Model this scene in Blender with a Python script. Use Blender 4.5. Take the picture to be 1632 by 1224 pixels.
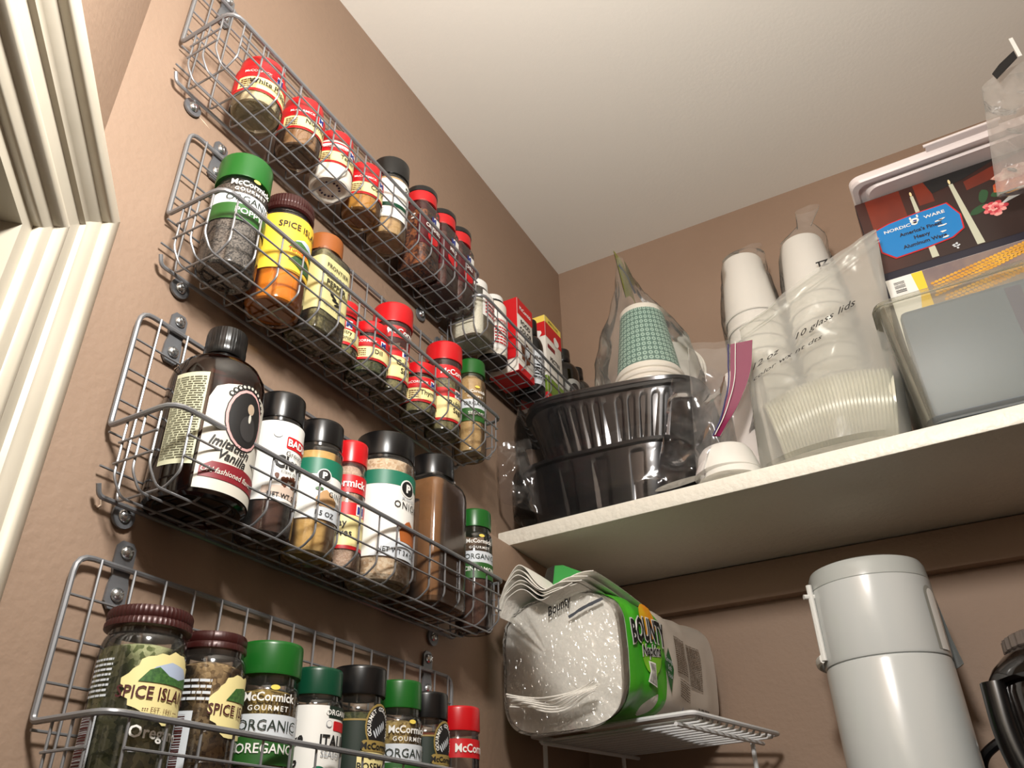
import bpy, bmesh, math, random
from mathutils import Vector, Matrix, noise
from mathutils.geometry import tessellate_polygon

# ------------------------------------------------------------------ scene, camera, light
for o in list(bpy.data.objects):
    bpy.data.objects.remove(o)
S = bpy.context.scene
COL = S.collection
random.seed(7)

cam_d = bpy.data.cameras.new('camera')
cam_d.sensor_width = 36.0
cam_d.lens = 1290.0 / 1632.0 * 36.0
cam_d.clip_start = 0.01
cam = bpy.data.objects.new('camera', cam_d)
COL.objects.link(cam)
_R = ((0.87466821, -0.26925091, -0.40306262), (0.48432634, 0.45186389, 0.74916422), (-0.01958371, -0.85048396, 0.52563628))
CAM = Vector((0.46, -1.04057, 1.51))
M = Matrix(((_R[0][0], -_R[0][1], -_R[0][2], CAM.x), (_R[1][0], -_R[1][1], -_R[1][2], CAM.y), (_R[2][0], -_R[2][1], -_R[2][2], CAM.z), (0, 0, 0, 1)))
cam.matrix_world = M
S.camera = cam

w = bpy.data.worlds.new('world')
S.world = w
w.use_nodes = True
w.node_tree.nodes['Background'].inputs[0].default_value = (1.0, 0.95, 0.9, 1)
w.node_tree.nodes['Background'].inputs[1].default_value = 0.04

ld = bpy.data.lights.new('pantry_bulb', 'POINT')
ld.energy = 21.0
ld.color = (1.0, 0.962, 0.905)
ld.shadow_soft_size = 0.045
lo = bpy.data.objects.new('pantry_bulb', ld)
lo.location = (0.43, -0.97, 2.03)
COL.objects.link(lo)

S.view_settings.view_transform = 'Standard'
S.view_settings.look = 'None'
S.view_settings.gamma = 1
S.view_settings.use_curve_mapping = False
S.view_settings.exposure = 0.0

# ------------------------------------------------------------------ materials
def lin(c):
    r = []
    for x in c:
        x /= 255.0
        r.append(x / 12.92 if x <= 0.04045 else ((x + 0.055) / 1.055) ** 2.4)
    return (r[0], r[1], r[2], 1.0)

MATS = {}
def mat(name, c, rough=0.5, metal=0.0, c2=None, nscale=40.0, bump=0.0, bscale=120.0, coat=0.0, contrast=(0.35, 0.65), spec=0.5, tex='NOISE'):
    if name in MATS:
        return MATS[name]
    m = bpy.data.materials.new(name)
    m.use_nodes = True
    nt = m.node_tree
    b = nt.nodes['Principled BSDF']
    b.inputs['Base Color'].default_value = lin(c)
    b.inputs['Roughness'].default_value = rough
    b.inputs['Metallic'].default_value = metal
    b.inputs['Specular IOR Level'].default_value = spec
    b.inputs['Coat Weight'].default_value = coat
    tc = nt.nodes.new('ShaderNodeTexCoord')
    if c2 is not None:
        n = nt.nodes.new('ShaderNodeTexNoise' if tex == 'NOISE' else 'ShaderNodeTexVoronoi')
        n.inputs['Scale'].default_value = nscale
        if tex == 'NOISE':
            n.inputs['Detail'].default_value = 3.0
        nt.links.new(tc.outputs['Object'], n.inputs['Vector'])
        rp = nt.nodes.new('ShaderNodeValToRGB')
        rp.color_ramp.elements[0].position = contrast[0]
        rp.color_ramp.elements[1].position = contrast[1]
        rp.color_ramp.elements[0].color = lin(c)
        rp.color_ramp.elements[1].color = lin(c2)
        if tex == 'NOISE':
            nt.links.new(n.outputs['Fac'], rp.inputs['Fac'])
        else:
            sx = nt.nodes.new('ShaderNodeSeparateColor')
            nt.links.new(n.outputs['Color'], sx.inputs['Color'])
            nt.links.new(sx.outputs[0], rp.inputs['Fac'])
        nt.links.new(rp.outputs['Color'], b.inputs['Base Color'])
    if bump > 0:
        n2 = nt.nodes.new('ShaderNodeTexNoise')
        n2.inputs['Scale'].default_value = bscale
        n2.inputs['Detail'].default_value = 2.0
        nt.links.new(tc.outputs['Object'], n2.inputs['Vector'])
        bp = nt.nodes.new('ShaderNodeBump')
        bp.inputs['Strength'].default_value = bump
        bp.inputs['Distance'].default_value = 0.002
        nt.links.new(n2.outputs['Fac'], bp.inputs['Height'])
        nt.links.new(bp.outputs['Normal'], b.inputs['Normal'])
    MATS[name] = m
    return m

def film(name, tint=(255, 255, 255), gloss=0.12, milk=0.08, rough=0.08, bump=0.0, bscale=30.0, ior=1.45, milkc=(235, 235, 230)):
    """thin clear layer: straight transmission, a fresnel gloss and a little milky diffuse"""
    if name in MATS:
        return MATS[name]
    m = bpy.data.materials.new(name)
    m.use_nodes = True
    nt = m.node_tree
    nt.nodes.clear()
    out = nt.nodes.new('ShaderNodeOutputMaterial')
    tr = nt.nodes.new('ShaderNodeBsdfTransparent')
    tr.inputs[0].default_value = lin(tint)
    df = nt.nodes.new('ShaderNodeBsdfDiffuse')
    df.inputs[0].default_value = lin(milkc)
    tl = nt.nodes.new('ShaderNodeBsdfTranslucent')
    tl.inputs[0].default_value = lin(milkc)
    ad = nt.nodes.new('ShaderNodeMixShader')
    ad.inputs[0].default_value = 0.4
    nt.links.new(df.outputs[0], ad.inputs[1])
    nt.links.new(tl.outputs[0], ad.inputs[2])
    m1 = nt.nodes.new('ShaderNodeMixShader')
    m1.inputs[0].default_value = milk
    nt.links.new(tr.outputs[0], m1.inputs[1])
    nt.links.new(ad.outputs[0], m1.inputs[2])
    gl = nt.nodes.new('ShaderNodeBsdfGlossy')
    gl.inputs['Roughness'].default_value = rough
    fr = nt.nodes.new('ShaderNodeFresnel')
    fr.inputs['IOR'].default_value = ior
    mm = nt.nodes.new('ShaderNodeMath')
    mm.operation = 'ADD'
    mm.use_clamp = True
    mm.inputs[1].default_value = gloss
    nt.links.new(fr.outputs[0], mm.inputs[0])
    m2 = nt.nodes.new('ShaderNodeMixShader')
    nt.links.new(mm.outputs[0], m2.inputs[0])
    nt.links.new(m1.outputs[0], m2.inputs[1])
    nt.links.new(gl.outputs[0], m2.inputs[2])
    if bump > 0:
        tc = nt.nodes.new('ShaderNodeTexCoord')
        n2 = nt.nodes.new('ShaderNodeTexNoise')
        n2.inputs['Scale'].default_value = bscale
        n2.inputs['Detail'].default_value = 1.5
        n2.inputs['Distortion'].default_value = 1.2
        nt.links.new(tc.outputs['Object'], n2.inputs['Vector'])
        bp = nt.nodes.new('ShaderNodeBump')
        bp.inputs['Strength'].default_value = bump
        bp.inputs['Distance'].default_value = 0.006
        nt.links.new(n2.outputs['Fac'], bp.inputs['Height'])
        nt.links.new(bp.outputs['Normal'], gl.inputs['Normal'])
        nt.links.new(bp.outputs['Normal'], df.inputs['Normal'])
    nt.links.new(m2.outputs[0], out.inputs[0])
    MATS[name] = m
    return m

WALL = mat('wall_paint', (152, 128, 109), 0.62, c2=(147, 123, 104), nscale=6, bump=0.25, bscale=160)
CEIL = mat('ceiling_paint', (230, 227, 219), 0.8, bump=0.1, bscale=200)
TRIM = mat('trim_paint', (204, 196, 180), 0.35, c2=(194, 186, 169), nscale=9, bump=0.06, bscale=60)
SHELFM = mat('shelf_paint', (226, 222, 210), 0.45, bump=0.6, bscale=140)
FLOORM = mat('floor_wood', (84, 64, 48), 0.5, c2=(70, 52, 38), nscale=8)
STEEL = mat('rack_silver', (140, 141, 144), 0.36, 0.5)
TABM = mat('tab_grey', (120, 122, 126), 0.45, 0.5)
SCREW = mat('screw_zinc', (205, 208, 210), 0.25, 0.95)
GLASS = film('jar_glass', (246, 247, 244), 0.05, 0.02, 0.09)
AMBER = film('amber_glass', (168, 92, 50), 0.05, 0.05, 0.10, milkc=(70, 28, 14))
CLEARP = film('clear_bottle_plastic', (246, 245, 242), 0.04, 0.03, 0.12)
BAG = film('clear_bag_film', (252, 252, 252), 0.01, 0.11, 0.13, bump=0.5, bscale=16, ior=1.16)
BAGD = film('grey_bag_film', (250, 249, 250), 0.006, 0.008, 0.11, bump=0.4, bscale=14, ior=1.26)
FROST = film('frosted_zip_bag', (248, 248, 244), 0.01, 0.32, 0.2, bump=0.35, bscale=16, ior=1.28)
BLACK = mat('black_plastic', (14, 14, 15), 0.28)
BLACKT = mat('black_tray_plastic', (10, 10, 12), 0.2, c2=(14, 14, 16), nscale=20)
INK = mat('black_ink', (18, 16, 16), 0.6)
WHITE = mat('white_print', (236, 235, 230), 0.45)
WHITEP = mat('white_plastic', (226, 226, 222), 0.35)
RED = mat('red_plastic', (196, 18, 26), 0.3)
REDP = mat('red_print', (200, 22, 30), 0.45)
GREENC = mat('green_plastic', (24, 94, 30), 0.32)
DGREENC = mat('dark_green_plastic', (8, 66, 44), 0.32)
GREENP = mat('green_print', (40, 92, 34), 0.45)
TEAL = mat('teal_print', (18, 110, 84), 0.45)
YEL = mat('yellow_print', (240, 214, 96), 0.5)
CREAM = mat('cream_print', (236, 222, 158), 0.5)
BLUE = mat('blue_print', (34, 52, 132), 0.5)
GREY = mat('grey_print', (160, 164, 170), 0.5)
PALE = mat('pale_grey_print', (206, 212, 218), 0.5)
BROWNM = mat('maroon_lid', (58, 22, 20), 0.35, 0.2)
BROWNP = mat('brown_print', (96, 50, 26), 0.55)
TANC = mat('tan_cap', (150, 84, 34), 0.4)

def fillm(name, a, b, sc, bump=0.45, tex='VORONOI'):
    return mat('spice_' + name, a, 0.85, c2=b, nscale=sc, bump=bump, bscale=sc * 0.8, contrast=(0.2, 0.8), tex=tex)

# ------------------------------------------------------------------ geometry helpers
RECALC = {'napkins', 'wrapper_green', 'wrapper_white', 'front_film', 'bin_shell', 'lid_shell', 'tray_shell', 'trim_1', 'trim_2', 'trim_3', 'pour_lip', 'zip_strip', 'torn_flap', 'mounting_tab'}
def new_mesh(name, v, f, smooth=35):
    me = bpy.data.meshes.new(name)
    me.from_pydata([tuple(p) for p in v], [], f)
    if name in RECALC:
        b_ = bmesh.new()
        b_.from_mesh(me)
        bmesh.ops.recalc_face_normals(b_, faces=b_.faces[:])
        b_.to_mesh(me)
        b_.free()
    me.update()
    if smooth:
        me.polygons.foreach_set('use_smooth', [True] * len(me.polygons))
        me.set_sharp_from_angle(angle=math.radians(smooth))
    return me

def obj(name, vf, m, parent=None, loc=None, smooth=35):
    me = vf if isinstance(vf, bpy.types.Mesh) else new_mesh(name, vf[0], vf[1], smooth)
    if m is not None and len(me.materials) == 0:
        me.materials.append(m)
    o = bpy.data.objects.new(name, me)
    COL.objects.link(o)
    if parent is not None:
        o.parent = parent
    if loc is not None:
        o.location = loc
    return o

def tag(o, label, cat, group=None):
    o['label'] = label
    o['category'] = cat
    if group:
        o['group'] = group
    return o

def thing(name, label, cat, loc=(0, 0, 0), rz=0.0, group=None):
    o = bpy.data.objects.new(name, None)
    o.empty_display_size = 0.02
    COL.objects.link(o)
    o.location = loc
    o.rotation_euler = (0, 0, rz)
    return tag(o, label, cat, group)

def struct(name, vf, m, parent=None, smooth=35):
    o = obj(name, vf, m, parent, smooth=smooth)
    if parent is None:
        o['kind'] = 'structure'
    return o

def join(*parts):
    v, f = [], []
    for pv, pf in parts:
        n = len(v)
        v += list(pv)
        f += [tuple(i + n for i in q) for q in pf]
    return v, f

def xf(vf, mtx):
    return [mtx @ Vector(p) for p in vf[0]], vf[1]

def move(vf, x, y, z):
    return [(p[0] + x, p[1] + y, p[2] + z) for p in vf[0]], vf[1]

def box(x0, x1, y0, y1, z0, z1, bev=0.0):
    if bev <= 0:
        v = [(x0, y0, z0), (x1, y0, z0), (x1, y1, z0), (x0, y1, z0), (x0, y0, z1), (x1, y0, z1), (x1, y1, z1), (x0, y1, z1)]
        f = [(0, 3, 2, 1), (4, 5, 6, 7), (0, 1, 5, 4), (1, 2, 6, 5), (2, 3, 7, 6), (3, 0, 4, 7)]
        return v, f
    bm = bmesh.new()
    bmesh.ops.create_cube(bm, size=1.0)
    for p in bm.verts:
        p.co = Vector(((x0 + x1) / 2 + p.co.x * (x1 - x0), (y0 + y1) / 2 + p.co.y * (y1 - y0), (z0 + z1) / 2 + p.co.z * (z1 - z0)))
    bmesh.ops.bevel(bm, geom=list(bm.edges), offset=bev, segments=2, affect='EDGES', profile=0.5)
    bm.verts.index_update()
    v = [p.co.copy() for p in bm.verts]
    f = [tuple(q.index for q in fc.verts) for fc in bm.faces]
    bm.free()
    return v, f

def section(n=2.0, seg=32, ax=1.0, ay=1.0, ribs=0, ramp=0.0):
    """unit cross-section: superellipse with exponent n, optional ribs"""
    r = []
    for i in range(seg):
        a = 2 * math.pi * i / seg
        c, s = math.cos(a), math.sin(a)
        x = math.copysign(abs(c) ** (2.0 / n), c)
        y = math.copysign(abs(s) ** (2.0 / n), s)
        k = 1.0
        if ribs:
            k = 1.0 + ramp * math.cos(ribs * a)
        r.append((x * ax * k, y * ay * k))
    return r

def lathe(prof, cs=None, seg=28):
    cs = cs or section(2.0, seg)
    n = len(cs)
    v, f = [], []
    rings = []
    for r, z in prof:
        if r <= 1e-7:
            rings.append([len(v)])
            v.append((0, 0, z))
        else:
            rings.append(list(range(len(v), len(v) + n)))
            v += [(c[0] * r, c[1] * r, z) for c in cs]
    for a, b in zip(rings, rings[1:]):
        for i in range(n):
            j = (i + 1) % n
            if len(a) == 1 and len(b) == 1:
                continue
            if len(a) == 1:
                f.append((a[0], b[j], b[i]))
            elif len(b) == 1:
                f.append((a[i], a[j], b[0]))
            else:
                f.append((a[i], a[j], b[j], b[i]))
    return v, f

def rounded(path, rad, seg=3, closed=False):
    """round the corners of a polyline"""
    P = [Vector(p) for p in path]
    n = len(P)
    out = []
    for i in range(n):
        if not closed and i in (0, n - 1):
            out.append(P[i])
            continue
        a, b, c = P[i - 1], P[i], P[(i + 1) % n]
        r = rad if not isinstance(rad, (list, tuple)) else rad[i]
        d1, d2 = (a - b), (c - b)
        t = min(r, d1.length * 0.45, d2.length * 0.45)
        p0, p1 = b + d1.normalized() * t, b + d2.normalized() * t
        for k in range(seg + 1):
            u = k / seg
            out.append(p0 * (1 - u) ** 2 + b * 2 * u * (1 - u) + p1 * u * u)
    return out

def tube(path, r, seg=6, closed=False, flat=1.0):
    P = [Vector(p) for p in path]
    n = len(P)
    v, f = [], []
    t0 = (P[1] - P[0]).normalized()
    up = Vector((0, 0, 1)) if abs(t0.z) < 0.9 else Vector((1, 0, 0))
    nrm = (up - t0 * up.dot(t0)).normalized()
    for i in range(n):
        if closed:
            t = (P[(i + 1) % n] - P[i - 1]).normalized()
        else:
            t = (P[min(i + 1, n - 1)] - P[max(i - 1, 0)]).normalized()
        nrm = (nrm - t * nrm.dot(t))
        nrm.normalize()
        b = t.cross(nrm)
        for k in range(seg):
            a = 2 * math.pi * k / seg
            v.append(P[i] + nrm * math.cos(a) * r + b * math.sin(a) * r * flat)
    m = n if closed else n - 1
    for i in range(m):
        for k in range(seg):
            k2 = (k + 1) % seg
            a, b2 = i * seg, ((i + 1) % n) * seg
            f.append((a + k, a + k2, b2 + k2, b2 + k))
    if not closed:
        f.append(tuple(range(seg - 1, -1, -1)))
        f.append(tuple((n - 1) * seg + k for k in range(seg)))
    return v, f

def sweep(prof, path):
    """prof: 2D (a,b) polygon, path: list of (origin, A, B) frames; open ends capped"""
    v, f = [], []
    n = len(prof)
    for o, A, B in path:
        v += [o + A * p[0] + B * p[1] for p in prof]
    for i in range(len(path) - 1):
        for k in range(n):
            k2 = (k + 1) % n
            f.append((i * n + k, i * n + k2, (i + 1) * n + k2, (i + 1) * n + k))
    f.append(tuple(range(n - 1, -1, -1)))
    f.append(tuple((len(path) - 1) * n + k for k in range(n)))
    return v, f

# ---- flat print: 2D shapes and lettering mapped onto a surface
_tc = {}
def txt(s, size=1.0, bold=0.0, xs=1.0, italic=0.0, align='CENTER', spacing=1.0):
    key = (s, bold, italic, align, spacing)
    if key not in _tc:
        cu = bpy.data.curves.new('t', 'FONT')
        cu.body = s
        cu.size = 1.0
        cu.offset = bold
        cu.shear = italic
        cu.align_x = align
        cu.space_character = spacing
        cu.resolution_u = 2
        o = bpy.data.objects.new('t', cu)
        me = o.to_mesh()
        _tc[key] = ([tuple(p.co) for p in me.vertices], [tuple(p.vertices) for p in me.polygons])
        o.to_mesh_clear()
        bpy.data.objects.remove(o)
        bpy.data.curves.remove(cu)
    v, f = _tc[key]
    return [(p[0] * size * xs, (p[1] - 0.34) * size) for p in v], f

def poly(pts):
    tris = tessellate_polygon([[Vector((p[0], p[1], 0)) for p in pts]])
    return list(pts), [tuple(t) for t in tris]

def rect(u0, u1, v0, v1):
    return [(u0, v0), (u1, v0), (u1, v1), (u0, v1)], [(0, 1, 2, 3)]

def ell(u, v, a, b, n=20, wob=0.0, seed=0):
    r = random.Random(seed)
    p = []
    for i in range(n):
        t = 2 * math.pi * i / n
        k = 1 + wob * (r.random() - 0.5)
        p.append((u + a * math.cos(t) * k, v + b * math.sin(t) * k))
    return poly(p)

def rrect(u0, u1, v0, v1, r):
    p = []
    for cx, cy, a0 in ((u1 - r, v1 - r, 0), (u0 + r, v1 - r, 90), (u0 + r, v0 + r, 180), (u1 - r, v0 + r, 270)):
        for k in range(4):
            a = math.radians(a0 + k * 30)
            p.append((cx + r * math.cos(a), cy + r * math.sin(a)))
    return poly(p)

def at(vf, u, v, rot=0.0):
    c, s = math.cos(rot), math.sin(rot)
    return [(u + p[0] * c - p[1] * s, v + p[0] * s + p[1] * c) for p in vf[0]], vf[1]

def para(u0, u1, v0, v1, n, seed=1, th=0.45, words=True):
    """a paragraph of tiny unreadable lines"""
    r = random.Random(seed)
    parts = []
    h = (v1 - v0) / n
    for i in range(n):
        z = v1 - (i + 1) * h
        x = u0
        while x < u1 - 0.0004:
            wl = r.uniform(0.08, 0.3) * (u1 - u0) if words else (u1 - u0)
            e = min(u1, x + wl)
            parts.append(rect(x, e, z, z + h * th))
            x = e + (u1 - u0) * 0.03
        if i == n - 1:
            break
    return join(*parts)

def bars(u0, u1, v0, v1, n, seed=3, vertical=True):
    r = random.Random(seed)
    parts = []
    L = (u1 - u0) if vertical else (v1 - v0)
    x = 0.0
    while x < L:
        wd = L / n * r.uniform(0.25, 0.8)
        if vertical:
            parts.append(rect(u0 + x, min(u1, u0 + x + wd), v0, v1))
        else:
            parts.append(rect(u0, u1, v0 + x, min(v1, v0 + x + wd)))
        x += wd + L / n * r.uniform(0.25, 0.6)
    return join(*parts)

def decal(name, vf, mapper, off, m, parent, cell=0.003, cellv=None):
    """lay a 2D shape (u,v) on a surface given by mapper(u,v,off), cut finely enough to follow it"""
    bm = bmesh.new()
    vs = [bm.verts.new((p[0], p[1], 0)) for p in vf[0]]
    for q in vf[1]:
        try:
            bm.faces.new([vs[i] for i in q])
        except ValueError:
            pass
    if bm.verts:
        for ax, c in ((0, cell), (1, cellv)):
            if not c:
                continue
            lo_, hi_ = min(p.co[ax] for p in bm.verts), max(p.co[ax] for p in bm.verts)
            x = lo_ + c
            while x < hi_:
                co = Vector((0, 0, 0)); co[ax] = x
                no = Vector((0, 0, 0)); no[ax] = 1
                bmesh.ops.bisect_plane(bm, geom=bm.verts[:] + bm.edges[:] + bm.faces[:], plane_co=co, plane_no=no)
                x += c
    bm.verts.index_update()
    v = [mapper(p.co.x, p.co.y, off) for p in bm.verts]
    f = [tuple(q.index for q in fc.verts) for fc in bm.faces]
    bm.free()
    return obj(name, (v, f), m, parent, smooth=60)

def cyl_map(r, n=2.0, ax=1.0, ay=1.0):
    """mapper on the side of a (super)elliptic cylinder; u = arc length, 0 facing +x"""
    N = 720
    pts = []
    for i in range(-N // 2, N // 2 + 1):
        a = 2 * math.pi * i / N
        c, s = math.cos(a), math.sin(a)
        pts.append((r * ax * math.copysign(abs(c) ** (2.0 / n), c), r * ay * math.copysign(abs(s) ** (2.0 / n), s)))
    acc = [0.0]
    for a, b in zip(pts, pts[1:]):
        acc.append(acc[-1] + math.hypot(b[0] - a[0], b[1] - a[1]))
    mid = acc[N // 2]
    tot = acc[-1]
    import bisect
    def fn(u, v, off):
        s = (u + mid) % tot
        i = max(1, min(N, bisect.bisect_left(acc, s)))
        d = acc[i] - acc[i - 1] or 1e-9
        t = (s - acc[i - 1]) / d
        a, b = pts[i - 1], pts[i]
        x, y = a[0] + (b[0] - a[0]) * t, a[1] + (b[1] - a[1]) * t
        tx, ty = b[0] - a[0], b[1] - a[1]
        L = math.hypot(tx, ty) or 1e-9
        return Vector((x + ty / L * off, y - tx / L * off, v))
    fn.half = tot / 2
    return fn

def plane_map(o, U, V):
    o, U, V = Vector(o), Vector(U).normalized(), Vector(V).normalized()
    Nn = U.cross(V)
    return lambda u, v, off: o + U * u + V * v + Nn * off

# ------------------------------------------------------------------ room
CEILZ = 2.44
RX = 1.45      # right wall
FY = -1.85     # front wall
def plate(p, q, z0, z1, th, inward):
    """a wall slab from p to q (plan), thickness th on the side away from inward"""
    p, q = Vector((p[0], p[1], 0)), Vector((q[0], q[1], 0))
    d = (q - p).normalized()
    n = Vector((-d.y, d.x, 0))
    if n.dot(Vector((inward[0], inward[1], 0)) - p) > 0:
        n = -n
    b = [p, q, q + n * th, p + n * th]
    v = [(c.x, c.y, z0) for c in b] + [(c.x, c.y, z1) for c in b]
    return v, [(0, 3, 2, 1), (4, 5, 6, 7), (0, 1, 5, 4), (1, 2, 6, 5), (2, 3, 7, 6), (3, 0, 4, 7)]

IN = (0.6, -0.8)
struct('wall_left', plate((0, -0.82), (0, 0.1), 0, CEILZ, 0.1, IN), WALL)
CHIP = mat('bare_primer', (214, 192, 170), 0.7)
_wl = bpy.data.objects['wall_left']
obj('paint_chip', ([(0.0006, -0.7524, 2.0838), (0.0006, -0.7440, 2.0818), (0.0006, -0.7368, 2.0806), (0.0006, -0.7440, 2.0830), (0.0, -0.7524, 2.0838), (0.0, -0.7440, 2.0818), (0.0, -0.7368, 2.0806), (0.0, -0.7440, 2.0830)], [(0, 1, 2, 3), (0, 4, 5, 1), (1, 5, 6, 2), (2, 6, 7, 3), (3, 7, 4, 0)]), CHIP, _wl)
obj('paint_chip', tube([(0.0002, -0.7490, 1.7205), (0.0002, -0.7468, 1.7190), (0.0002, -0.7450, 1.7215), (0.0002, -0.7458, 1.7245), (0.0002, -0.7431, 1.7278)], 0.0006, 5), CHIP, _wl)
struct('wall_back', plate((-0.1, 0), (RX, 0), 0, CEILZ, 0.1, IN), WALL)
struct('wall_right', plate((RX, 0.1), (RX, FY), 0, CEILZ, 0.1, IN), WALL)
struct('floor', box(-0.9, RX + 0.1, FY - 0.9, 0.1, -0.05, 0), FLOORM)
struct('ceiling', box(-0.9, RX + 0.1, FY - 0.9, 0.1, CEILZ, CEILZ + 0.05), CEIL)
# diagonal wall with the doorway: runs from (0,-0.82) along (1,-1)/sqrt2
DU = Vector((math.sqrt(0.5), -math.sqrt(0.5), 0))     # along the wall
DN = Vector((math.sqrt(0.5), math.sqrt(0.5), 0))      # into the pantry
DO = Vector((0, -0.82, 0))
OP0, OP1, OPZ = 0.066, 0.846, 1.846
DEND = (0.82 - FY * -1) 
Lw = (-FY - 0.82) * math.sqrt(2)
def dpt(s, n=0.0, z=0.0):
    return DO + DU * s + DN * n + Vector((0, 0, z))
def dbox(s0, s1, n0, n1, z0, z1):
    v = [dpt(s, n, z) for z in (z0, z1) for s, n in ((s0, n0), (s1, n0), (s1, n1), (s0, n1))]
    return v, [(0, 3, 2, 1), (4, 5, 6, 7), (0, 1, 5, 4), (1, 2, 6, 5), (2, 3, 7, 6), (3, 0, 4, 7)]
struct('wall_front_diagonal', join(dbox(-0.07, OP0, -0.1, 0, 0, CEILZ), dbox(OP1, Lw, -0.1, 0, 0, CEILZ), dbox(OP0, OP1, -0.1, 0, OPZ, CEILZ)), WALL)
# jamb, stop and casing
JT = 0.018
struct('door_1', join(dbox(OP0, OP0 + JT, -0.115, 0.006, 0, OPZ), dbox(OP1 - JT, OP1, -0.115, 0.006, 0, OPZ), dbox(OP0 + JT, OP1 - JT, -0.115, 0.006, OPZ - JT, OPZ),
      dbox(OP0 + JT, OP0 + JT + 0.012, -0.075, -0.035, 0, OPZ - JT), dbox(OP1 - JT - 0.012, OP1 - JT, -0.075, -0.035, 0, OPZ - JT), dbox(OP0 + JT, OP1 - JT, -0.075, -0.035, OPZ - JT - 0.012, OPZ - JT)), TRIM)
CW = 0.086
# casing profile: a = from the outer edge towards the opening, b = out of the wall
cp = [(0, 0), (0, 0.024), (0.003, 0.0255), (0.015, 0.0255), (0.018, 0.023), (0.019, 0.0195), (0.023, 0.0185), (0.0265, 0.0145), (0.033, 0.0125), (0.0395, 0.0145), (0.042, 0.0175),
      (0.0445, 0.0185), (0.046, 0.0155), (0.062, 0.0145), (0.0635, 0.0165), (0.068, 0.0175), (0.0715, 0.0165), (0.074, 0.012), (0.084, 0.011), (CW, 0.009), (CW, 0)]
so = OP0 - CW + 0.004
se = OP1 + CW - 0.004
zo = OPZ + CW - 0.007
Z = Vector((0, 0, 1))
struct('trim_1', sweep(cp, [(dpt(so, 0, 0.0), DU, DN), (dpt(so, 0, zo), DU - Z, DN)]), TRIM, smooth=50)
struct('trim_2', sweep(cp, [(dpt(so, 0, zo), DU - Z, DN), (dpt(se, 0, zo), -DU - Z, DN)]), TRIM, smooth=50)
struct('trim_3', sweep(cp, [(dpt(se, 0, zo), -DU - Z, DN), (dpt(se, 0, 0), -DU, DN)]), TRIM, smooth=50)

# ------------------------------------------------------------------ shelves and cleats
SZ = 1.872
sh = thing('shelf', 'long white painted board shelf holding the bags, trays and bin', 'shelf')
def shelf_board(z1, th, dy=0.0):
    v = [(0.001, -0.233 - dy, z1 - th), (RX - 0.001, -0.30 - dy, z1 - th), (RX - 0.001, -0.001, z1 - th), (0.001, -0.001, z1 - th)]
    v += [(p[0], p[1], z1) for p in v]
    bm = bmesh.new()
    vs = [bm.verts.new(p) for p in v]
    for q in [(0, 3, 2, 1), (4, 5, 6, 7), (0, 1, 5, 4), (1, 2, 6, 5), (2, 3, 7, 6), (3, 0, 4, 7)]:
        bm.faces.new([vs[i] for i in q])
    bm.edges.ensure_lookup_table()
    bmesh.ops.bevel(bm, geom=list(bm.edges), offset=0.0018, segments=2, affect='EDGES', profile=0.5)
    bm.verts.index_update()
    r = ([p.co.copy() for p in bm.verts], [tuple(q.index for q in fc.verts) for fc in bm.faces])
    bm.free()
    return r
obj('board', shelf_board(SZ, 0.019), SHELFM, sh)
struct('trim_4', box(0.0, 0.019, -0.293, 0, SZ - 0.0665, SZ - 0.0195, 0.0012), WALL)
struct('trim_5', box(0.019, RX, -0.019, 0, SZ - 0.0665, SZ - 0.0205, 0.0012), WALL)
SZ2 = 1.42
sh2 = thing('shelf', 'lower dark board shelf under the wire stand, below the view', 'shelf')
obj('board', shelf_board(SZ2, 0.019, 0.10), mat('darkened_unseen_board', (52, 40, 32), 0.5, c2=(62, 48, 38), nscale=14), sh2)  # unseen board, coloured dark so that less light bounces up from it
struct('trim_6', box(0.0, 0.019, -0.33, 0, SZ2 - 0.0665, SZ2 - 0.0195, 0.0012), WALL)
struct('trim_7', box(0.019, RX, -0.019, 0, SZ2 - 0.0665, SZ2 - 0.0205, 0.0012), WALL)

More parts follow.
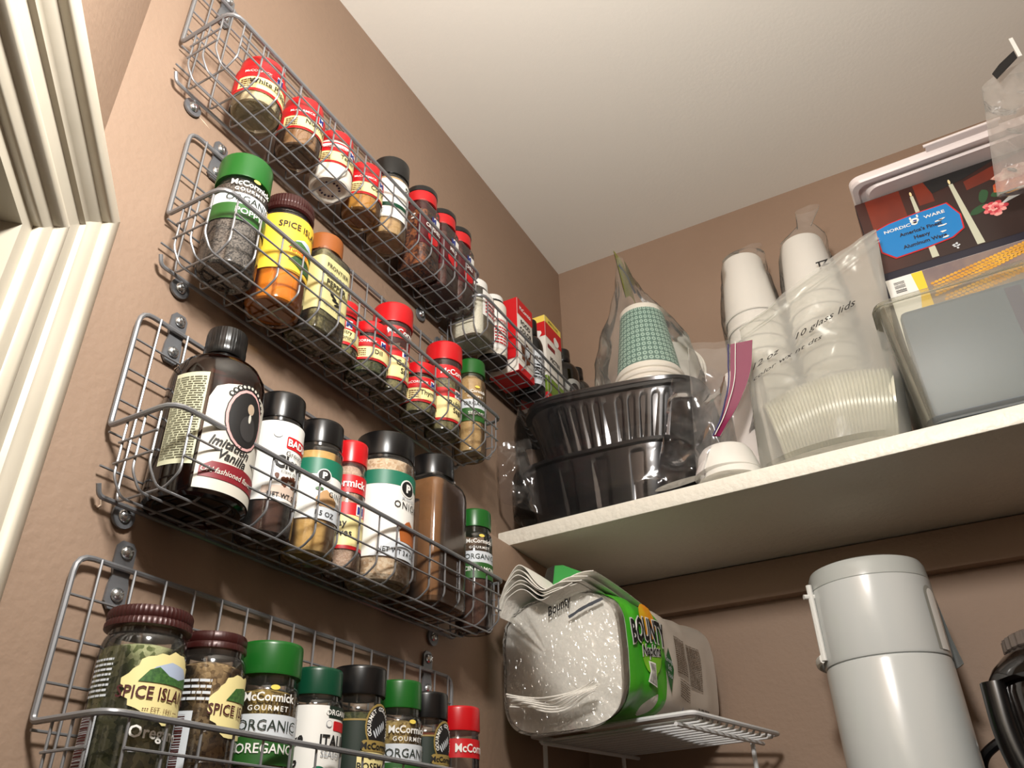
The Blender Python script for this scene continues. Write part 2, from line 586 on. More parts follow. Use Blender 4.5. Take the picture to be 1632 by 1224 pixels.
# ------------------------------------------------------------------ wire racks on the left wall
XB, XF = 0.006, 0.067          # back rod and front rim distance from the wall
RIM, TOP = 0.050, 0.145        # heights above the basket floor
_shared = {}
def wire_rack(y0, length, zb, label, n):
    t = thing('wire_rack', label, 'wire rack', (0, y0, zb), 0, 'wire spice racks on the wall')
    L = length
    fr = rounded([(XB, 0, TOP), (XB, 0, RIM), (XF, 0, RIM), (XF, L, RIM), (XB, L, RIM), (XB, L, TOP)], [0.011, 0.004, 0.013, 0.013, 0.004, 0.011], 4, True)
    obj('frame_rod', tube(fr, 0.0019, 8, True), STEEL, t)
    br = rounded([(XB + 0.004, 0.0005, 0.008), (XB + 0.002, 0.004, 0.001), (XB + 0.002, L - 0.004, 0.001), (XB + 0.004, L - 0.0005, 0.008)], 0.006, 4)
    obj('bottom_rod', tube(br, 0.0017, 8), STEEL, t)
    # cross wires, front rim to back top rail
    key = 'cross'
    if key not in _shared:
        p = rounded([(XF - 0.0015, 0, RIM), (XF - 0.0015, 0, 0.0085), (XF - 0.0125, 0, 0.0005), (XB + 0.0045, 0, 0.0005), (XB + 0.0028, 0, 0.010), (XB + 0.0028, 0, TOP)], 0.004, 3)
        _shared[key] = new_mesh('cross_wire', *tube(p, 0.00088, 6))
        _shared[key].materials.append(STEEL)
    sp = L / n
    for i in range(n):
        y = sp * (i + 0.62) if i < n - 1 else L - sp * 0.45
        obj('cross_wire', _shared[key], STEEL, t, (0, y, 0))
    # long wires: bent up to the side rims
    for x in (0.0225, 0.0395, 0.0545):
        p = rounded([(x, 0.001, RIM), (x, 0.001, 0.010), (x, 0.009, -0.0015), (x, L - 0.009, -0.0015), (x, L - 0.001, 0.010), (x, L - 0.001, RIM)], 0.004, 3)
        obj('long_wire', tube(p, 0.00088, 6), STEEL, t)
    y1, y2 = sp * 0.62, L - sp * 0.45
    for z in (0.0185, 0.0335):
        obj('front_wire', tube([(XF + 0.0003, y1 - 0.001, z), (XF + 0.0003, y2 + 0.001, z)], 0.00088, 6), STEEL, t)
        for y in (0.0, L):
            obj('side_wire', tube([(0.0205, y, z), (0.0560, y, z)], 0.00088, 6), STEEL, t)
    for z in (0.0215, 0.046, 0.071, 0.096, 0.121):
        obj('back_wire', tube([(XB, 0.0005, z), (XB, L - 0.0005, z)], 0.00088, 6), STEEL, t)
    # mounting tabs with screws
    tabs = [(0.034, TOP, True), (L - 0.038, TOP, True), (0.028, 0.0, False), (L - 0.032, 0.0, False)]
    for y, z, big in tabs:
        if big:
            outl = [(-0.0075, -0.021), (-0.004, -0.0255), (0.004, -0.0255), (0.0075, -0.021), (0.0072, -0.010), (0.0058, -0.004), (0.0072, 0.004), (0.007, 0.015), (0.004, 0.0185), (-0.004, 0.0185), (-0.007, 0.015), (-0.0072, 0.004), (-0.0058, -0.004), (-0.0072, -0.010)]
            scr = (-0.016, 0.0115)
        else:
            outl = [(0.0085 * math.cos(a * math.pi / 8), -0.003 + 0.0085 * math.sin(a * math.pi / 8)) for a in range(16)]
            scr = (-0.003,)
        nn = len(outl)
        v = [(0.0015, p[0], p[1]) for p in outl] + [(0.0033, p[0], p[1]) for p in outl]
        f = [tuple(range(nn)), tuple(range(2 * nn - 1, nn - 1, -1))] + [(i, i + nn, (i + 1) % nn + nn, (i + 1) % nn) for i in range(nn)]
        tb = obj('mounting_tab', (v, f), TABM, t, (0, y, z))
        for sz in scr:
            if 'screw' not in _shared:
                a = lathe([(0.0, 0), (0.0042, 0), (0.0046, 0.0008), (0.004, 0.0022), (0.0024, 0.0032), (0, 0.0036)], seg=14)
                c = join(a, box(-0.0026, 0.0026, -0.0004, 0.0004, 0.0026, 0.0038), box(-0.0004, 0.0004, -0.0026, 0.0026, 0.0026, 0.0038))
                _shared['screw'] = new_mesh('screw', *xf(c, Matrix.Rotation(math.pi / 2, 4, 'Y') @ Matrix.Rotation(0.5, 4, 'Z')))
                _shared['screw'].materials.append(SCREW)
            obj('screw', _shared['screw'], SCREW, tb, (0.0033, 0, sz))
    return t

ZA, ZB, ZC, ZD, ZE = 2.0875, 1.910, 1.722, 1.540, 2.064
wire_rack(-0.787, 0.405, ZA, 'highest silver wire rack, long, holding small red-capped jars seen from below', 17)
wire_rack(-0.757, 0.420, ZB, 'second silver wire rack from the top, holding the turmeric jar', 17)
wire_rack(-0.757, 0.422, ZC, 'third silver wire rack from the top, holding the brown vanilla bottle', 17)
wire_rack(-0.755, 0.418, ZD, 'lowest silver wire rack, holding a jar of green herb flakes', 17)
wire_rack(-0.380, 0.362, ZE, 'short silver wire rack nearest the corner, holding boxes and shakers', 15)

# ------------------------------------------------------------------ jars and bottles
class Jar:
    def __init__(self, name, label, cat, zb, y, r, H, cap, glass, fill, level, rc, hc, sq=2.0, group='spice jars in the wire racks', x=0.0365, rot=0.0,
                 neck=None, shoulder=0.010, gap=0.003, ribs=0, cap2=None, base=0.0025, bodyname='glass_body', tilt=0.0, ax=1.0, ay=1.0, captop=0.0):
        self.t = thing(name, label, cat, (x, y, zb + 0.0012), math.radians(rot), group)
        self.t.rotation_euler[1] = tilt
        neck = neck or rc * 0.9
        self.r = r
        zc = H - hc               # underside of the cap
        cs = section(sq, 40 if sq > 2 else 32, ax, ay)
        zs = zc - gap - shoulder
        prof = [(0, base), (r * 0.72, base), (r * 0.8, 0.0004), (r * 0.9, 0), (r * 0.975, 0.0015), (r, 0.005), (r, zs)]
        for k in (1, 2, 3, 4):
            a = k / 4 * math.pi / 2
            prof.append((neck + (r - neck) * math.cos(a) if r > neck else r + (neck - r) * math.sin(a), zs + shoulder * math.sin(a) * (0.9 + 0.1 * math.sin(a))))
        prof += [(neck, zc + 0.001)]
        self.body = obj(bodyname, lathe(prof, cs), glass, self.t)
        if fill is not None:
            zl = min(level * H, zc - 0.001)
            k = 0.955
            fp = [(0, base + 0.0012), (r * 0.7, base + 0.0012), (r * 0.9 * k, 0.003), (r * k, 0.0065), (r * k, min(zs, zl))]
            if zl > zs:
                for q in (1, 2, 3, 4):
                    a = q / 4 * math.pi / 2
                    z = zs + shoulder * math.sin(a) * 0.95
                    if z < zl:
                        fp.append(((neck + (r - neck) * math.cos(a)) * k, z))
            fp += [(fp[-1][0] * 0.6, zl + 0.0015), (0, zl + 0.0005)]
            self.fill = obj('contents', lathe(fp, cs), fill, self.t)
        # cap
        e = min(0.0015, hc * 0.12)
        zt = H
        ccs = section(2.0, 120, 1, 1, ribs, 0.009) if ribs else section(2.0, 32)
        if ribs:
            cpf = [(rc * 0.93, zc), (rc * 1.0, zc + hc * 0.08), (rc * 1.0, zc + hc * 0.3), (rc * 0.965, zc + hc * 0.42), (rc * 0.985, zc + hc * 0.5), (rc * 0.985, zt - hc * 0.2), (rc * 0.94, zt - 0.0004), (rc * 0.86, zt), (0, zt - 0.0006)]
        else:
            cpf = [(rc * 0.92, zc + 0.0005), (rc * 0.985, zc), (rc, zc + e), (rc * 0.985, zt - e * 1.6), (rc * 0.975, zt - e * 0.6), (rc * 0.94, zt), (rc * 0.8, zt - captop), (0, zt - captop)]
        cpf = [(0, zc + 0.001)] + cpf
        self.cap = obj('cap', lathe(cpf, ccs), cap, self.t)
        if cap2 is not None:
            z1 = zt - hc * cap2[1]
            self.cap_b = obj('cap_top', lathe([(0, z1), (rc * 0.99, z1), (rc * 1.02, z1 + 0.0006), (rc * 1.02, zt - 0.0005), (rc * 0.97, zt + 0.0012), (0, zt + 0.0012)]), cap2[0], self.cap)
        self.zc, self.zs = zc, zs
        self.map = cyl_map(r, sq, ax, ay)
        self.lab = self.body
    def label(self, z0, z1, d0, d1, m, name='label'):
        """paper label between heights z0..z1 over the angles d0..d1 (degrees, 0 = room side)"""
        k = self.map.half / 180.0
        self.lab = decal(name, rect(d0 * k, d1 * k, z0, z1), self.map, 0.0003, m, self.t, 0.0016)
        return self
    def add(self, name, vf, m, off=0.0008, cell=0.0022):
        decal(name, vf, self.map, off, m, self.lab, cell)
        return self
    def band(self, z0, z1, d0, d1, m, off=0.0006, name='band'):
        k = self.map.half / 180.0
        return self.add(name, rect(d0 * k, d1 * k, z0, z1), m, off, 0.0016)
    def text(self, s, d, z, size, m=None, bold=0.0, xs=1.0, italic=0.0, rot=0.0, off=0.0012, spacing=1.0, align='CENTER'):
        k = self.map.half / 180.0
        return self.add('lettering', at(txt(s, size, bold, xs, italic, align, spacing), d * k, z, rot), m or INK, off)
    def disc(self, d, z, a, b, m, off=0.0009, name='emblem', wob=0.0, seed=0, n=20):
        k = self.map.half / 180.0
        return self.add(name, ell(d * k, z, a, b, n, wob, seed), m, off)
    def u(self, d):
        return d * self.map.half / 180.0

F_OREG = fillm('oregano', (112, 122, 74), (204, 206, 160), 340)
F_SEED = fillm('seed', (112, 86, 56), (188, 158, 116), 420)
F_MIX = fillm('mixed_herb', (110, 90, 40), (190, 160, 90), 480)
F_GREEN = fillm('green_herb', (54, 62, 34), (96, 98, 60), 480)
F_FENN = fillm('fennel', (112, 88, 44), (190, 164, 104), 380)
F_PAP = fillm('paprika', (110, 44, 18), (132, 58, 26), 200)
F_PINK = fillm('salt', (190, 160, 140), (210, 184, 166), 900)
F_POPPY = fillm('poppy', (58, 52, 52), (122, 112, 106), 900)
F_TURM = fillm('turmeric', (206, 128, 20), (228, 154, 36), 120, 0.4, 'NOISE')
F_TAN = fillm('tan_powder', (176, 140, 90), (204, 172, 122), 260, 0.5, 'NOISE')
F_CLOVE = fillm('clove_powder', (66, 34, 20), (88, 48, 30), 200, 0.4, 'NOISE')
F_GINGER = fillm('ginger', (206, 164, 92), (222, 186, 118), 180, 0.5, 'NOISE')
F_ONION = fillm('onion', (196, 166, 134), (226, 208, 184), 420)
F_CINN = fillm('cinnamon', (118, 76, 36), (142, 96, 50), 60, 0.3, 'NOISE')
F_FLAKE = fillm('chili_flake', (70, 20, 14), (160, 92, 44), 360)
F_CHILI = fillm('chili_powder', (74, 30, 22), (96, 42, 30), 200, 0.4, 'NOISE')
F_PEP = fillm('white_pepper', (190, 172, 136), (212, 196, 162), 300, 0.5, 'NOISE')
F_NUT = fillm('nutmeg', (132, 94, 58), (154, 114, 74), 300, 0.5, 'NOISE')
F_CURRY = fillm('curry', (168, 112, 30), (196, 140, 46), 240, 0.5, 'NOISE')
F_OLIVE = fillm('olive_herb', (98, 92, 58), (138, 130, 88), 420)
F_VAN = mat('vanilla_liquid', (20, 8, 4), 0.2)
LEM = mat('lemon_label', (204, 196, 140), 0.5)
GOLD = mat('gold_print', (150, 128, 70), 0.45)
DGP = mat('dark_green_print', (24, 40, 30), 0.5)
SKY = mat('label_sky', (176, 190, 214), 0.6)
HILL = mat('label_hill', (70, 116, 52), 0.6, c2=(44, 84, 40), nscale=600)
HILL2 = mat('label_hill_dark', (36, 66, 40), 0.6, c2=(60, 96, 48), nscale=600)
MAROON = mat('maroon_ink', (72, 18, 18), 0.6)
WINE = mat('wine_print', (126, 22, 34), 0.5)
SAGE = mat('pale_green_label', (206, 206, 176), 0.5)
IVORY = mat('ivory_label', (204, 200, 188), 0.5)
ROSEP = mat('rose_border', (206, 160, 158), 0.5)

# ---- lowest rack
j = Jar('spice_jar', 'large jar of green herb flakes, maroon ribbed lid, in the lowest rack', 'jar', ZD, -0.7175, 0.0245, 0.1115, BROWNM, GLASS, F_OREG, 0.80, 0.0245, 0.0125, ribs=60, neck=0.0215, shoulder=0.013)
k = j.map.half / 180
j.lab = decal('label', ell(0.002, 0.0665, 0.0255, 0.0185, 40, 0.16, 5), j.map, 0.0004, CREAM, j.t, 0.0016)
j.add('picture', poly([(-0.015, 0.069), (-0.008, 0.0765), (0.001, 0.080), (0.012, 0.0785), (0.019, 0.073), (0.020, 0.069)]), SKY, 0.0007)
j.add('picture', poly([(-0.016, 0.068), (-0.011, 0.0745), (-0.006, 0.0765), (0.0005, 0.0725), (0.008, 0.0715), (0.016, 0.074), (0.021, 0.068)]), HILL, 0.0009)
j.text('SPICE ISLANDS', 0, 0.0625, 0.0092, MAROON, 0.012, 0.86)
j.text('••• EST. 1941 •••', 0, 0.054, 0.0034, BROWNP)
j.text('Oregano', 0, 0.0425, 0.0088, WHITE, 0.02)
j.add('lettering', para(-0.045, -0.031, 0.060, 0.082, 8, 4), PALE)
j.add('barcode', rect(-0.047, -0.034, 0.022, 0.054), PALE, 0.0005)
j.add('barcode', bars(-0.046, -0.035, 0.024, 0.052, 20, 5, False), MAROON, 0.0008)

j = Jar('spice_jar', 'jar of brown seed, maroon ribbed lid, beside the large herb jar', 'jar', ZD, -0.6665, 0.0225, 0.1085, BROWNM, GLASS, F_SEED, 0.82, 0.0205, 0.0115, ribs=56, neck=0.0195, shoulder=0.012)
j.lab = decal('label', ell(0.009, 0.064, 0.0225, 0.019, 40, 0.16, 9), j.map, 0.0004, CREAM, j.t, 0.0016)
j.add('picture', poly([(-0.004, 0.067), (0.002, 0.0745), (0.010, 0.076), (0.020, 0.074), (0.024, 0.067)]), HILL, 0.0009)
j.text('SPICE ISLANDS', 24, 0.0615, 0.0086, MAROON, 0.012, 0.84)
j.add('lettering', para(-0.034, -0.014, 0.066, 0.080, 4, 14), PALE)
j.add('barcode', rect(-0.037, -0.022, 0.022, 0.060), PALE, 0.0005)
j.add('barcode', bars(-0.036, -0.026, 0.024, 0.058, 22, 8, False), MAROON, 0.0008)

def organic(y, zb, r, H, fill, l1, l2, label, level=0.72, zl=(0.052, 0.0655), rc=None, hc=0.0215, cap=GREENC, d=-34, sz=1.0):
    j = Jar('spice_jar', label, 'jar', zb, y, r, H, cap, GLASS, fill, level, rc or r * 0.97, hc, neck=r * 0.86, shoulder=0.006, gap=0.006)
    j.label(zl[0] - 0.0165, zl[1], -100, 60, PALE)
    j.band(zl[0] - 0.0165, zl[0], -100, 60, GREENP)
    j.text(l1, d, (zl[0] + zl[1]) / 2, 0.0092 * sz, DGP, 0.0, 0.95)
    j.text(l2, d, zl[0] - 0.007, 0.0082 * sz, WHITE, 0.012, 0.95)
    j.text('McCormick', d - 4, zl[1] + 0.0105, 0.0078 * sz, WHITE, 0.02, 0.9)
    j.text('GOURMET', d - 4, zl[1] + 0.0035, 0.0046 * sz, WHITE, 0.012, 1.0, spacing=1.3)
    j.disc(d + 3, zl[1] + 0.0165, 0.003, 0.0016, YEL, name='leaf_emblem')
    return j
organic(-0.6155, ZD, 0.0222, 0.1125, F_MIX, 'ORGANIC', 'OREGANO', 'green-capped organic oregano jar in the lowest rack', rc=0.0222)
j = Jar('spice_jar', 'dark-green-capped jar with white Italian seasoning label, lowest rack', 'jar', ZD, -0.566, 0.0205, 0.105, DGREENC, GLASS, F_GREEN, 0.7, 0.0188, 0.0185, neck=0.0175, shoulder=0.006)
j.label(0.006, 0.0785, -150, 70, WHITE)
j.add('band', rect(j.u(-18), j.u(60), 0.0705, 0.0785), DGP, 0.0006)
j.text('ORGANIC', 8, 0.0742, 0.0052, WHITE, 0.02)
j.add('badge', rrect(j.u(-6), j.u(44), 0.0625, 0.0688, 0.001), REDP, 0.0007)
j.disc(-16, 0.0665, 0.0024, 0.0024, GREY).disc(-16, 0.0665, 0.0020, 0.0020, WHITE, 0.0011)
j.text('ITALIAN', 12, 0.0555, 0.0108, INK, 0.03, 0.82)
j.text('SEASONING', 12, 0.0475, 0.0068, GREY, 0.0, 0.8)
j.text('ize', -78, 0.0555, 0.0085, INK, 0.03, 1.0, 0.3, 0.5)
j.text('up', -84, 0.041, 0.0085, INK, 0.03, 1.0, 0.3, 0.3)
j.disc(-30, 0.036, 0.005, 0.0035, TEAL, name='seal')

def gourmet(y, r, l1, l2, label, fill):
    j = Jar('spice_jar', label, 'jar', ZD, y, r, 0.1150 if r > 0.0205 else 0.1105, BLACK, GLASS, fill, 0.7, r * 0.97, 0.021, neck=r * 0.84, shoulder=0.007, gap=0.006)
    s = r / 0.0215
    j.label(0.012, 0.0745, -120, 120, DGP)
    j.band(0.0745, 0.0758, -120, -24, GOLD)
    j.disc(-2, 0.071, 0.0122 * s, 0.0165, GOLD, 0.0006)
    j.disc(-2, 0.0708, 0.0110 * s, 0.0150, INK, 0.0009)
    for i, ch in enumerate('GOURMET COLLECTION'):
        a = math.radians(205 - i * 230 / 17)
        j.text(ch, -2 + math.degrees(0.0094 * s * math.cos(a) / r), 0.0705 + 0.0128 * math.sin(a), 0.0040, WHITE, 0.02, 1, 0, a - math.pi / 2, off=0.0014)
    for i in range(6):
        j.add('leaf_emblem', at(ell(0, 0.0028, 0.0007, 0.0030, 8), -0.004 + i * 0.0016, 0.063 + i * 0.0014, 0.5 - i * 0.05), PALE, 0.0013)
    j.add('band', rrect(j.u(-2) - 0.0145 * s, j.u(-2) + 0.0145 * s, 0.0535, 0.0612, 0.003), GOLD, 0.0012)
    j.text('McCormick', -2, 0.0573, 0.0062 * s, INK, 0.03, 1, off=0.0016)
    j.add('band', rect(j.u(-2) - 0.0165 * s, j.u(-2) + 0.0165 * s, 0.0375, 0.0535), CREAM, 0.0008)
    j.text(l1, -2, 0.0500, 0.0052 * s, INK, 0.0)
    j.text(l2, -2, 0.0435, 0.0066 * s, INK, 0.012)
    j.text('NET WT 0.5 OZ', -2, 0.0335, 0.0042 * s, WHITE, 0.012)
    for i in range(9):
        j.add('lettering', rect(j.u(-88), j.u(-82) - 0.0004 * (i % 3), 0.030 + i * 0.0047, 0.0315 + i * 0.0047), PALE)
    return j
gourmet(-0.517, 0.0218, 'Crushed', 'ROSEMARY', 'black-capped jar with dark green rosemary label, lowest rack', F_GREEN)
organic(-0.4645, ZD, 0.0205, 0.1135, F_FENN, 'ORGANIC', 'FENNEL', 'green-capped organic fennel jar between two black-capped jars', zl=(0.051, 0.0645), rc=0.0190, d=-22)
gourmet(-0.4245, 0.0200, 'Smoked', 'PAPRIKA', 'black-capped paprika jar beside the red-capped shaker, lowest rack', F_PAP)

def red_tall(y, zb, r, H, rc, hc, fill, label, name, level=0.45, yz=(0.012, 0.040), rz=(0.062, 0.078), d=-26):
    """plastic shaker with flared red cap and pinched shoulder"""
    j = Jar('spice_jar', label, 'jar', zb, y, r, H, RED, CLEARP, fill, level, rc, hc, neck=rc * 0.93, shoulder=0.008, gap=0.008, captop=0.001)
    j.label(rz[0], rz[1], -130, 75, REDP)
    j.text('McCormick', d + 20, (rz[0] + rz[1]) / 2, 0.0098, WHITE, 0.02, 0.85)
    j.add('lettering', para(j.u(-104), j.u(-90), rz[0] + 0.003, rz[1] - 0.003, 4, 3), WHITE)
    if yz:
        j.band(yz[0], yz[1], -130, 75, CREAM)
        j.band(yz[0] - 0.003, yz[0], -130, 75, REDP)
        j.band(yz[1], yz[1] + 0.011, -130, 75, REDP)
        j.add('badge', rect(j.u(-16), j.u(14), yz[1] + 0.0005, yz[1] + 0.0100), WHITE, 0.0009)
        j.text('M', -1, yz[1] + 0.005, 0.0085, BLUE, 0.05, off=0.0012)
        nm = name.split('|')
        for i, s in enumerate(nm):
            j.text(s, d + 24, yz[1] - 0.007 - i * 0.0085, 0.0085, INK, 0.015, 0.9)
    return j
red_tall(-0.3725, ZD, 0.0195, 0.1065, 0.0202, 0.0205, F_PINK, 'red-capped clear shaker at the corner end of the lowest rack', 'Salt', 0.35, None, (0.0635, 0.0790))

# ---- third rack
v = Jar('vanilla_bottle', 'big brown glass vanilla bottle with portrait label, in the third rack', 'bottle', ZC, -0.703, 0.0335, 0.1425, BLACK, AMBER, F_VAN, 0.50, 0.0150, 0.0225, neck=0.0128, shoulder=0.024, gap=0.004, ribs=48, group='vanilla bottles')
v.label(0.020, 0.0895, -92, -50, SAGE)
v.add('lettering', para(v.u(-90), v.u(-52), 0.024, 0.087, 34, 8, 0.36), mat('olive_ink', (84, 82, 66), 0.6))
v.add('label', poly([(v.u(-46), 0.004), (v.u(60), 0.004), (v.u(60), 0.080), (v.u(20), 0.0835), (v.u(-10), 0.0855), (v.u(-28), 0.0825), (v.u(-40), 0.079), (v.u(-46), 0.070)]), IVORY, 0.0004)
v.disc(2, 0.0605, 0.0165, 0.0235, INK, 0.0008).disc(2, 0.0605, 0.0158, 0.0228, ROSEP, 0.0010).disc(2, 0.0605, 0.0140, 0.0208, INK, 0.0012)
v.disc(5, 0.0695, 0.0030, 0.0042, mat('portrait_skin', (170, 150, 128), 0.7), 0.0015, name='portrait')
v.disc(5, 0.0545, 0.0068, 0.0095, mat('portrait_coat', (44, 42, 42), 0.7), 0.0014, name='portrait')
v.disc(5, 0.0622, 0.0012, 0.0034, IVORY, 0.0016, name='portrait')
for i in range(11):
    a = math.radians(142 - i * 10.5)
    v.disc(2 + math.degrees(0.018 * math.cos(a) / 0.0335), 0.0605 + 0.0252 * math.sin(a), 0.0021, 0.0021, INK, 0.0008, name='scroll')
    v.disc(2 + math.degrees(0.018 * math.cos(a) / 0.0335), 0.0605 + 0.0252 * math.sin(a), 0.0011, 0.0011, IVORY, 0.0011, name='scroll')
v.text('Imitation', -12, 0.0375, 0.0092, INK, 0.02, 0.9, 0.3, -0.12)
v.text('Vanilla', -8, 0.0292, 0.0092, INK, 0.02, 0.9, 0.3, -0.10)
v.add('band', poly([(v.u(-42), 0.012), (v.u(60), 0.012), (v.u(60), 0.0225), (v.u(10), 0.0245), (v.u(-30), 0.0235), (v.u(-42), 0.019)]), WINE, 0.0008)
v.text('Old fashioned flavor', -6, 0.0175, 0.0056, IVORY, 0.01, 0.9, 0.3)

j = Jar('spice_jar', 'black-capped jar with white cloves label beside the vanilla bottle', 'jar', ZC, -0.6395, 0.0200, 0.1170, BLACK, CLEARP, F_CLOVE, 0.72, 0.0188, 0.0225, neck=0.0178, shoulder=0.004)
j.label(0.025, 0.0895, -160, 110, WHITE)
j.add('badge', rrect(j.u(-22), j.u(50), 0.0675, 0.0775, 0.0015), REDP, 0.0007)
j.text('BADIA', 10, 0.0725, 0.0082, WHITE, 0.03, 0.9)
j.text('Ground', 4, 0.0635, 0.0056, INK, 0.0)
j.text('Cloves', 2, 0.0560, 0.0135, INK, 0.035, 0.82)
j.text('Clavo de olor', 2, 0.0485, 0.0036, INK, 0.0)
j.disc(-42, 0.0785, 0.0034, 0.0034, GREY).disc(-42, 0.0785, 0.0031, 0.0031, WHITE, 0.0011)
rr = random.Random(3)
for i in range(13):
    j.disc(-34 + rr.random() * 62, 0.0385 + rr.random() * 0.007, 0.0019, 0.0023, BROWNP, 0.0008, 'picture', 0.5, i, 9)
j.add('picture', poly([(j.u(-62), 0.030), (j.u(40), 0.026), (j.u(44), 0.034), (j.u(-10), 0.0375), (j.u(-60), 0.0355)]), mat('wood_print', (206, 184, 168), 0.6), 0.0006)
j.text('NET WT 2 OZ', -8, 0.0295, 0.0045, INK, 0.02)

def publix(y, r, H, rc, hc, fill, label, words, s, zb=ZC, zlab=(0.027, 0.078), zband=(0.064, 0.078), d=-2, level=0.8, food=None):
    j = Jar('spice_jar', label, 'jar', zb, y, r, H, BLACK, CLEARP, fill, level, rc, hc, neck=rc * 0.95, shoulder=0.004, captop=0.0008)
    j.label(zlab[0], zlab[1], -160, 95, WHITE)
    j.band(zband[0], zband[1], -160, 95, TEAL)
    zc = zband[0] - 0.001
    j.disc(d, zc, 0.0058 * s, 0.0058 * s, WHITE, 0.0009).disc(d, zc, 0.0049 * s, 0.0049 * s, INK, 0.0011)
    j.text('P', d, zc, 0.0072 * s, WHITE, 0.05, off=0.0014)
    for t_, dz, sz, mm in words:
        j.text(t_, d + (46 if s < 1.2 else 4), zc - dz, sz, mm, 0.006, 0.95, spacing=1.15)
    if food:
        fm = mat('food_' + food, *{'ginger': ((190, 150, 104), 0.6), 'onion': ((176, 96, 40), 0.5), 'pepper': ((168, 140, 90), 0.6)}[food])
        j.add('picture', poly([(j.u(-70), zlab[0]), (j.u(90), zlab[0]), (j.u(90), zlab[0] + 0.020 * s), (j.u(30), zlab[0] + 0.018 * s), (j.u(-20), zlab[0] + 0.012 * s)]), PALE, 0.0006)
        j.add('picture', poly([(j.u(d) - 0.004 * s, zlab[0] + 0.0105 * s), (j.u(d) + 0.012 * s, zlab[0] + 0.010 * s), (j.u(d) + 0.013 * s, zlab[0] + 0.017 * s), (j.u(d) + 0.003 * s, zlab[0] + 0.0245 * s), (j.u(d) + 0.000 * s, zlab[0] + 0.023 * s), (j.u(d) - 0.005 * s, zlab[0] + 0.017 * s)]), fm, 0.0009)
    return j
j = publix(-0.5925, 0.0206, 0.1150, 0.0192, 0.0215, F_GINGER, 'black-capped jar of tan powder with green band, third rack', [('GROUND', 0.009, 0.0036, GREY), ('GINGER', 0.0145, 0.0062, INK)], 1.0, d=-28, food='ginger', level=0.74)
j.text('1.5 OZ', -20, 0.0315, 0.0056, INK, 0.006, 1.0, 0, -0.05)
j.disc(-36, 0.0515, 0.0032, 0.0014, GREENP, 0.0011, 'leaf_emblem')
red_tall(-0.5525, ZC, 0.0150, 0.1150, 0.0150, 0.0205, F_PINK, 'narrow red-capped shaker squeezed between two black-capped jars, third rack', 'Bay|Leaves', 0.9, (0.020, 0.046), (0.066, 0.082), -88)
j = publix(-0.5045, 0.0285, 0.1405, 0.0272, 0.0235, F_ONION, 'widest black-capped jar, white onion powder label, third rack', [('MINCED', 0.010, 0.0042, GREY), ('ONION', 0.0165, 0.0088, INK)], 1.45, ZC, (0.021, 0.1000), (0.0865, 0.1000), -4, 0.8, 'onion')
j.text('NET WT 3.4 OZ', -16, 0.0265, 0.0060, INK, 0.006, 0.95, 0, -0.04)
for i in range(5):
    j.disc(-98 + i * 2.5, 0.088 - i * 0.006, 0.0022, 0.0014, WINE, 0.0008, 'leaf_emblem', 0.4, i, 9)
j = Jar('spice_bottle', 'tall unlabelled grip bottle of brown powder with black cap, third rack', 'bottle', ZC, -0.4275, 0.0285, 0.1535, BLACK, CLEARP, F_CINN, 0.80, 0.0222, 0.0225, sq=5.0, ax=0.98, ay=1.06, shoulder=0.016, neck=0.0200)
for s in (-1, 1):
    obj('grip_recess', tube(rounded([(s * 0.0, -0.0300, 0.020), (0.0, -0.0285, 0.040), (0.0, -0.0285, 0.075), (0.0, -0.0302, 0.100)], 0.02, 5), 0.007, 10, False, 0.8) if s < 0 else
        tube(rounded([(0.0, 0.0300, 0.020), (0.0, 0.0285, 0.040), (0.0, 0.0285, 0.075), (0.0, 0.0302, 0.100)], 0.02, 5), 0.007, 10, False, 0.8), CLEARP, j.t)
organic(-0.3455, ZC, 0.0190, 0.1255, F_CLOVE, 'ORGANIC', 'CINNAMON', 'small green-capped cinnamon jar at the corner end, third rack', 0.6, (0.066, 0.078), 0.0180, 0.0195, d=-38, sz=0.82)

# ---- second rack
organic(-0.7175, ZB, 0.0225, 0.1160, F_POPPY, 'ORGANIC', 'POPPY', 'green-capped organic poppy seed jar at the near end, second rack', 0.72, (0.0585, 0.070), 0.0222, 0.026, d=-16)
j = Jar('spice_jar', 'yellow-labelled turmeric jar with maroon lid in the second rack', 'jar', ZB, -0.6655, 0.0238, 0.1150, BROWNM, film('amber_tint_glass', (244, 230, 196), 0.05, 0.02, 0.09), F_TURM, 0.55, 0.0228, 0.0165, neck=0.0200, shoulder=0.010, ribs=60)
j.label(0.0295, 0.0890, -115, 80, mat('bright_yellow_label', (240, 196, 62), 0.5))
j.text('SPICE ISLANDS', 4, 0.0770, 0.0090, INK, 0.012, 0.86)
j.add('picture', poly([(-0.012, 0.055), (-0.007, 0.063), (0.000, 0.067), (0.008, 0.066), (0.016, 0.061), (0.019, 0.055)]), SKY, 0.0007)
j.add('picture', poly([(-0.013, 0.054), (-0.009, 0.061), (-0.003, 0.0635), (0.004, 0.061), (0.010, 0.0605), (0.019, 0.053)]), HILL, 0.0009)
j.add('picture', poly([(-0.012, 0.0405), (-0.006, 0.047), (0.004, 0.048), (0.014, 0.044), (0.016, 0.036), (0.002, 0.034)]), HILL2, 0.0009)
j.text('Turmeric', -8, 0.0518, 0.0052, REDP, 0.02)
j = Jar('spice_bottle', 'square pale-labelled bottle with tan cap beside the turmeric jar', 'bottle', ZB, -0.6165, 0.0205, 0.1125, TANC, CLEARP, F_OLIVE, 0.80, 0.0175, 0.0195, sq=6.0, shoulder=0.007, neck=0.0155)
j.label(0.020, 0.0780, -140, 140, LEM)
j.text('FRONTIER', -2, 0.0690, 0.0060, INK, 0.012)
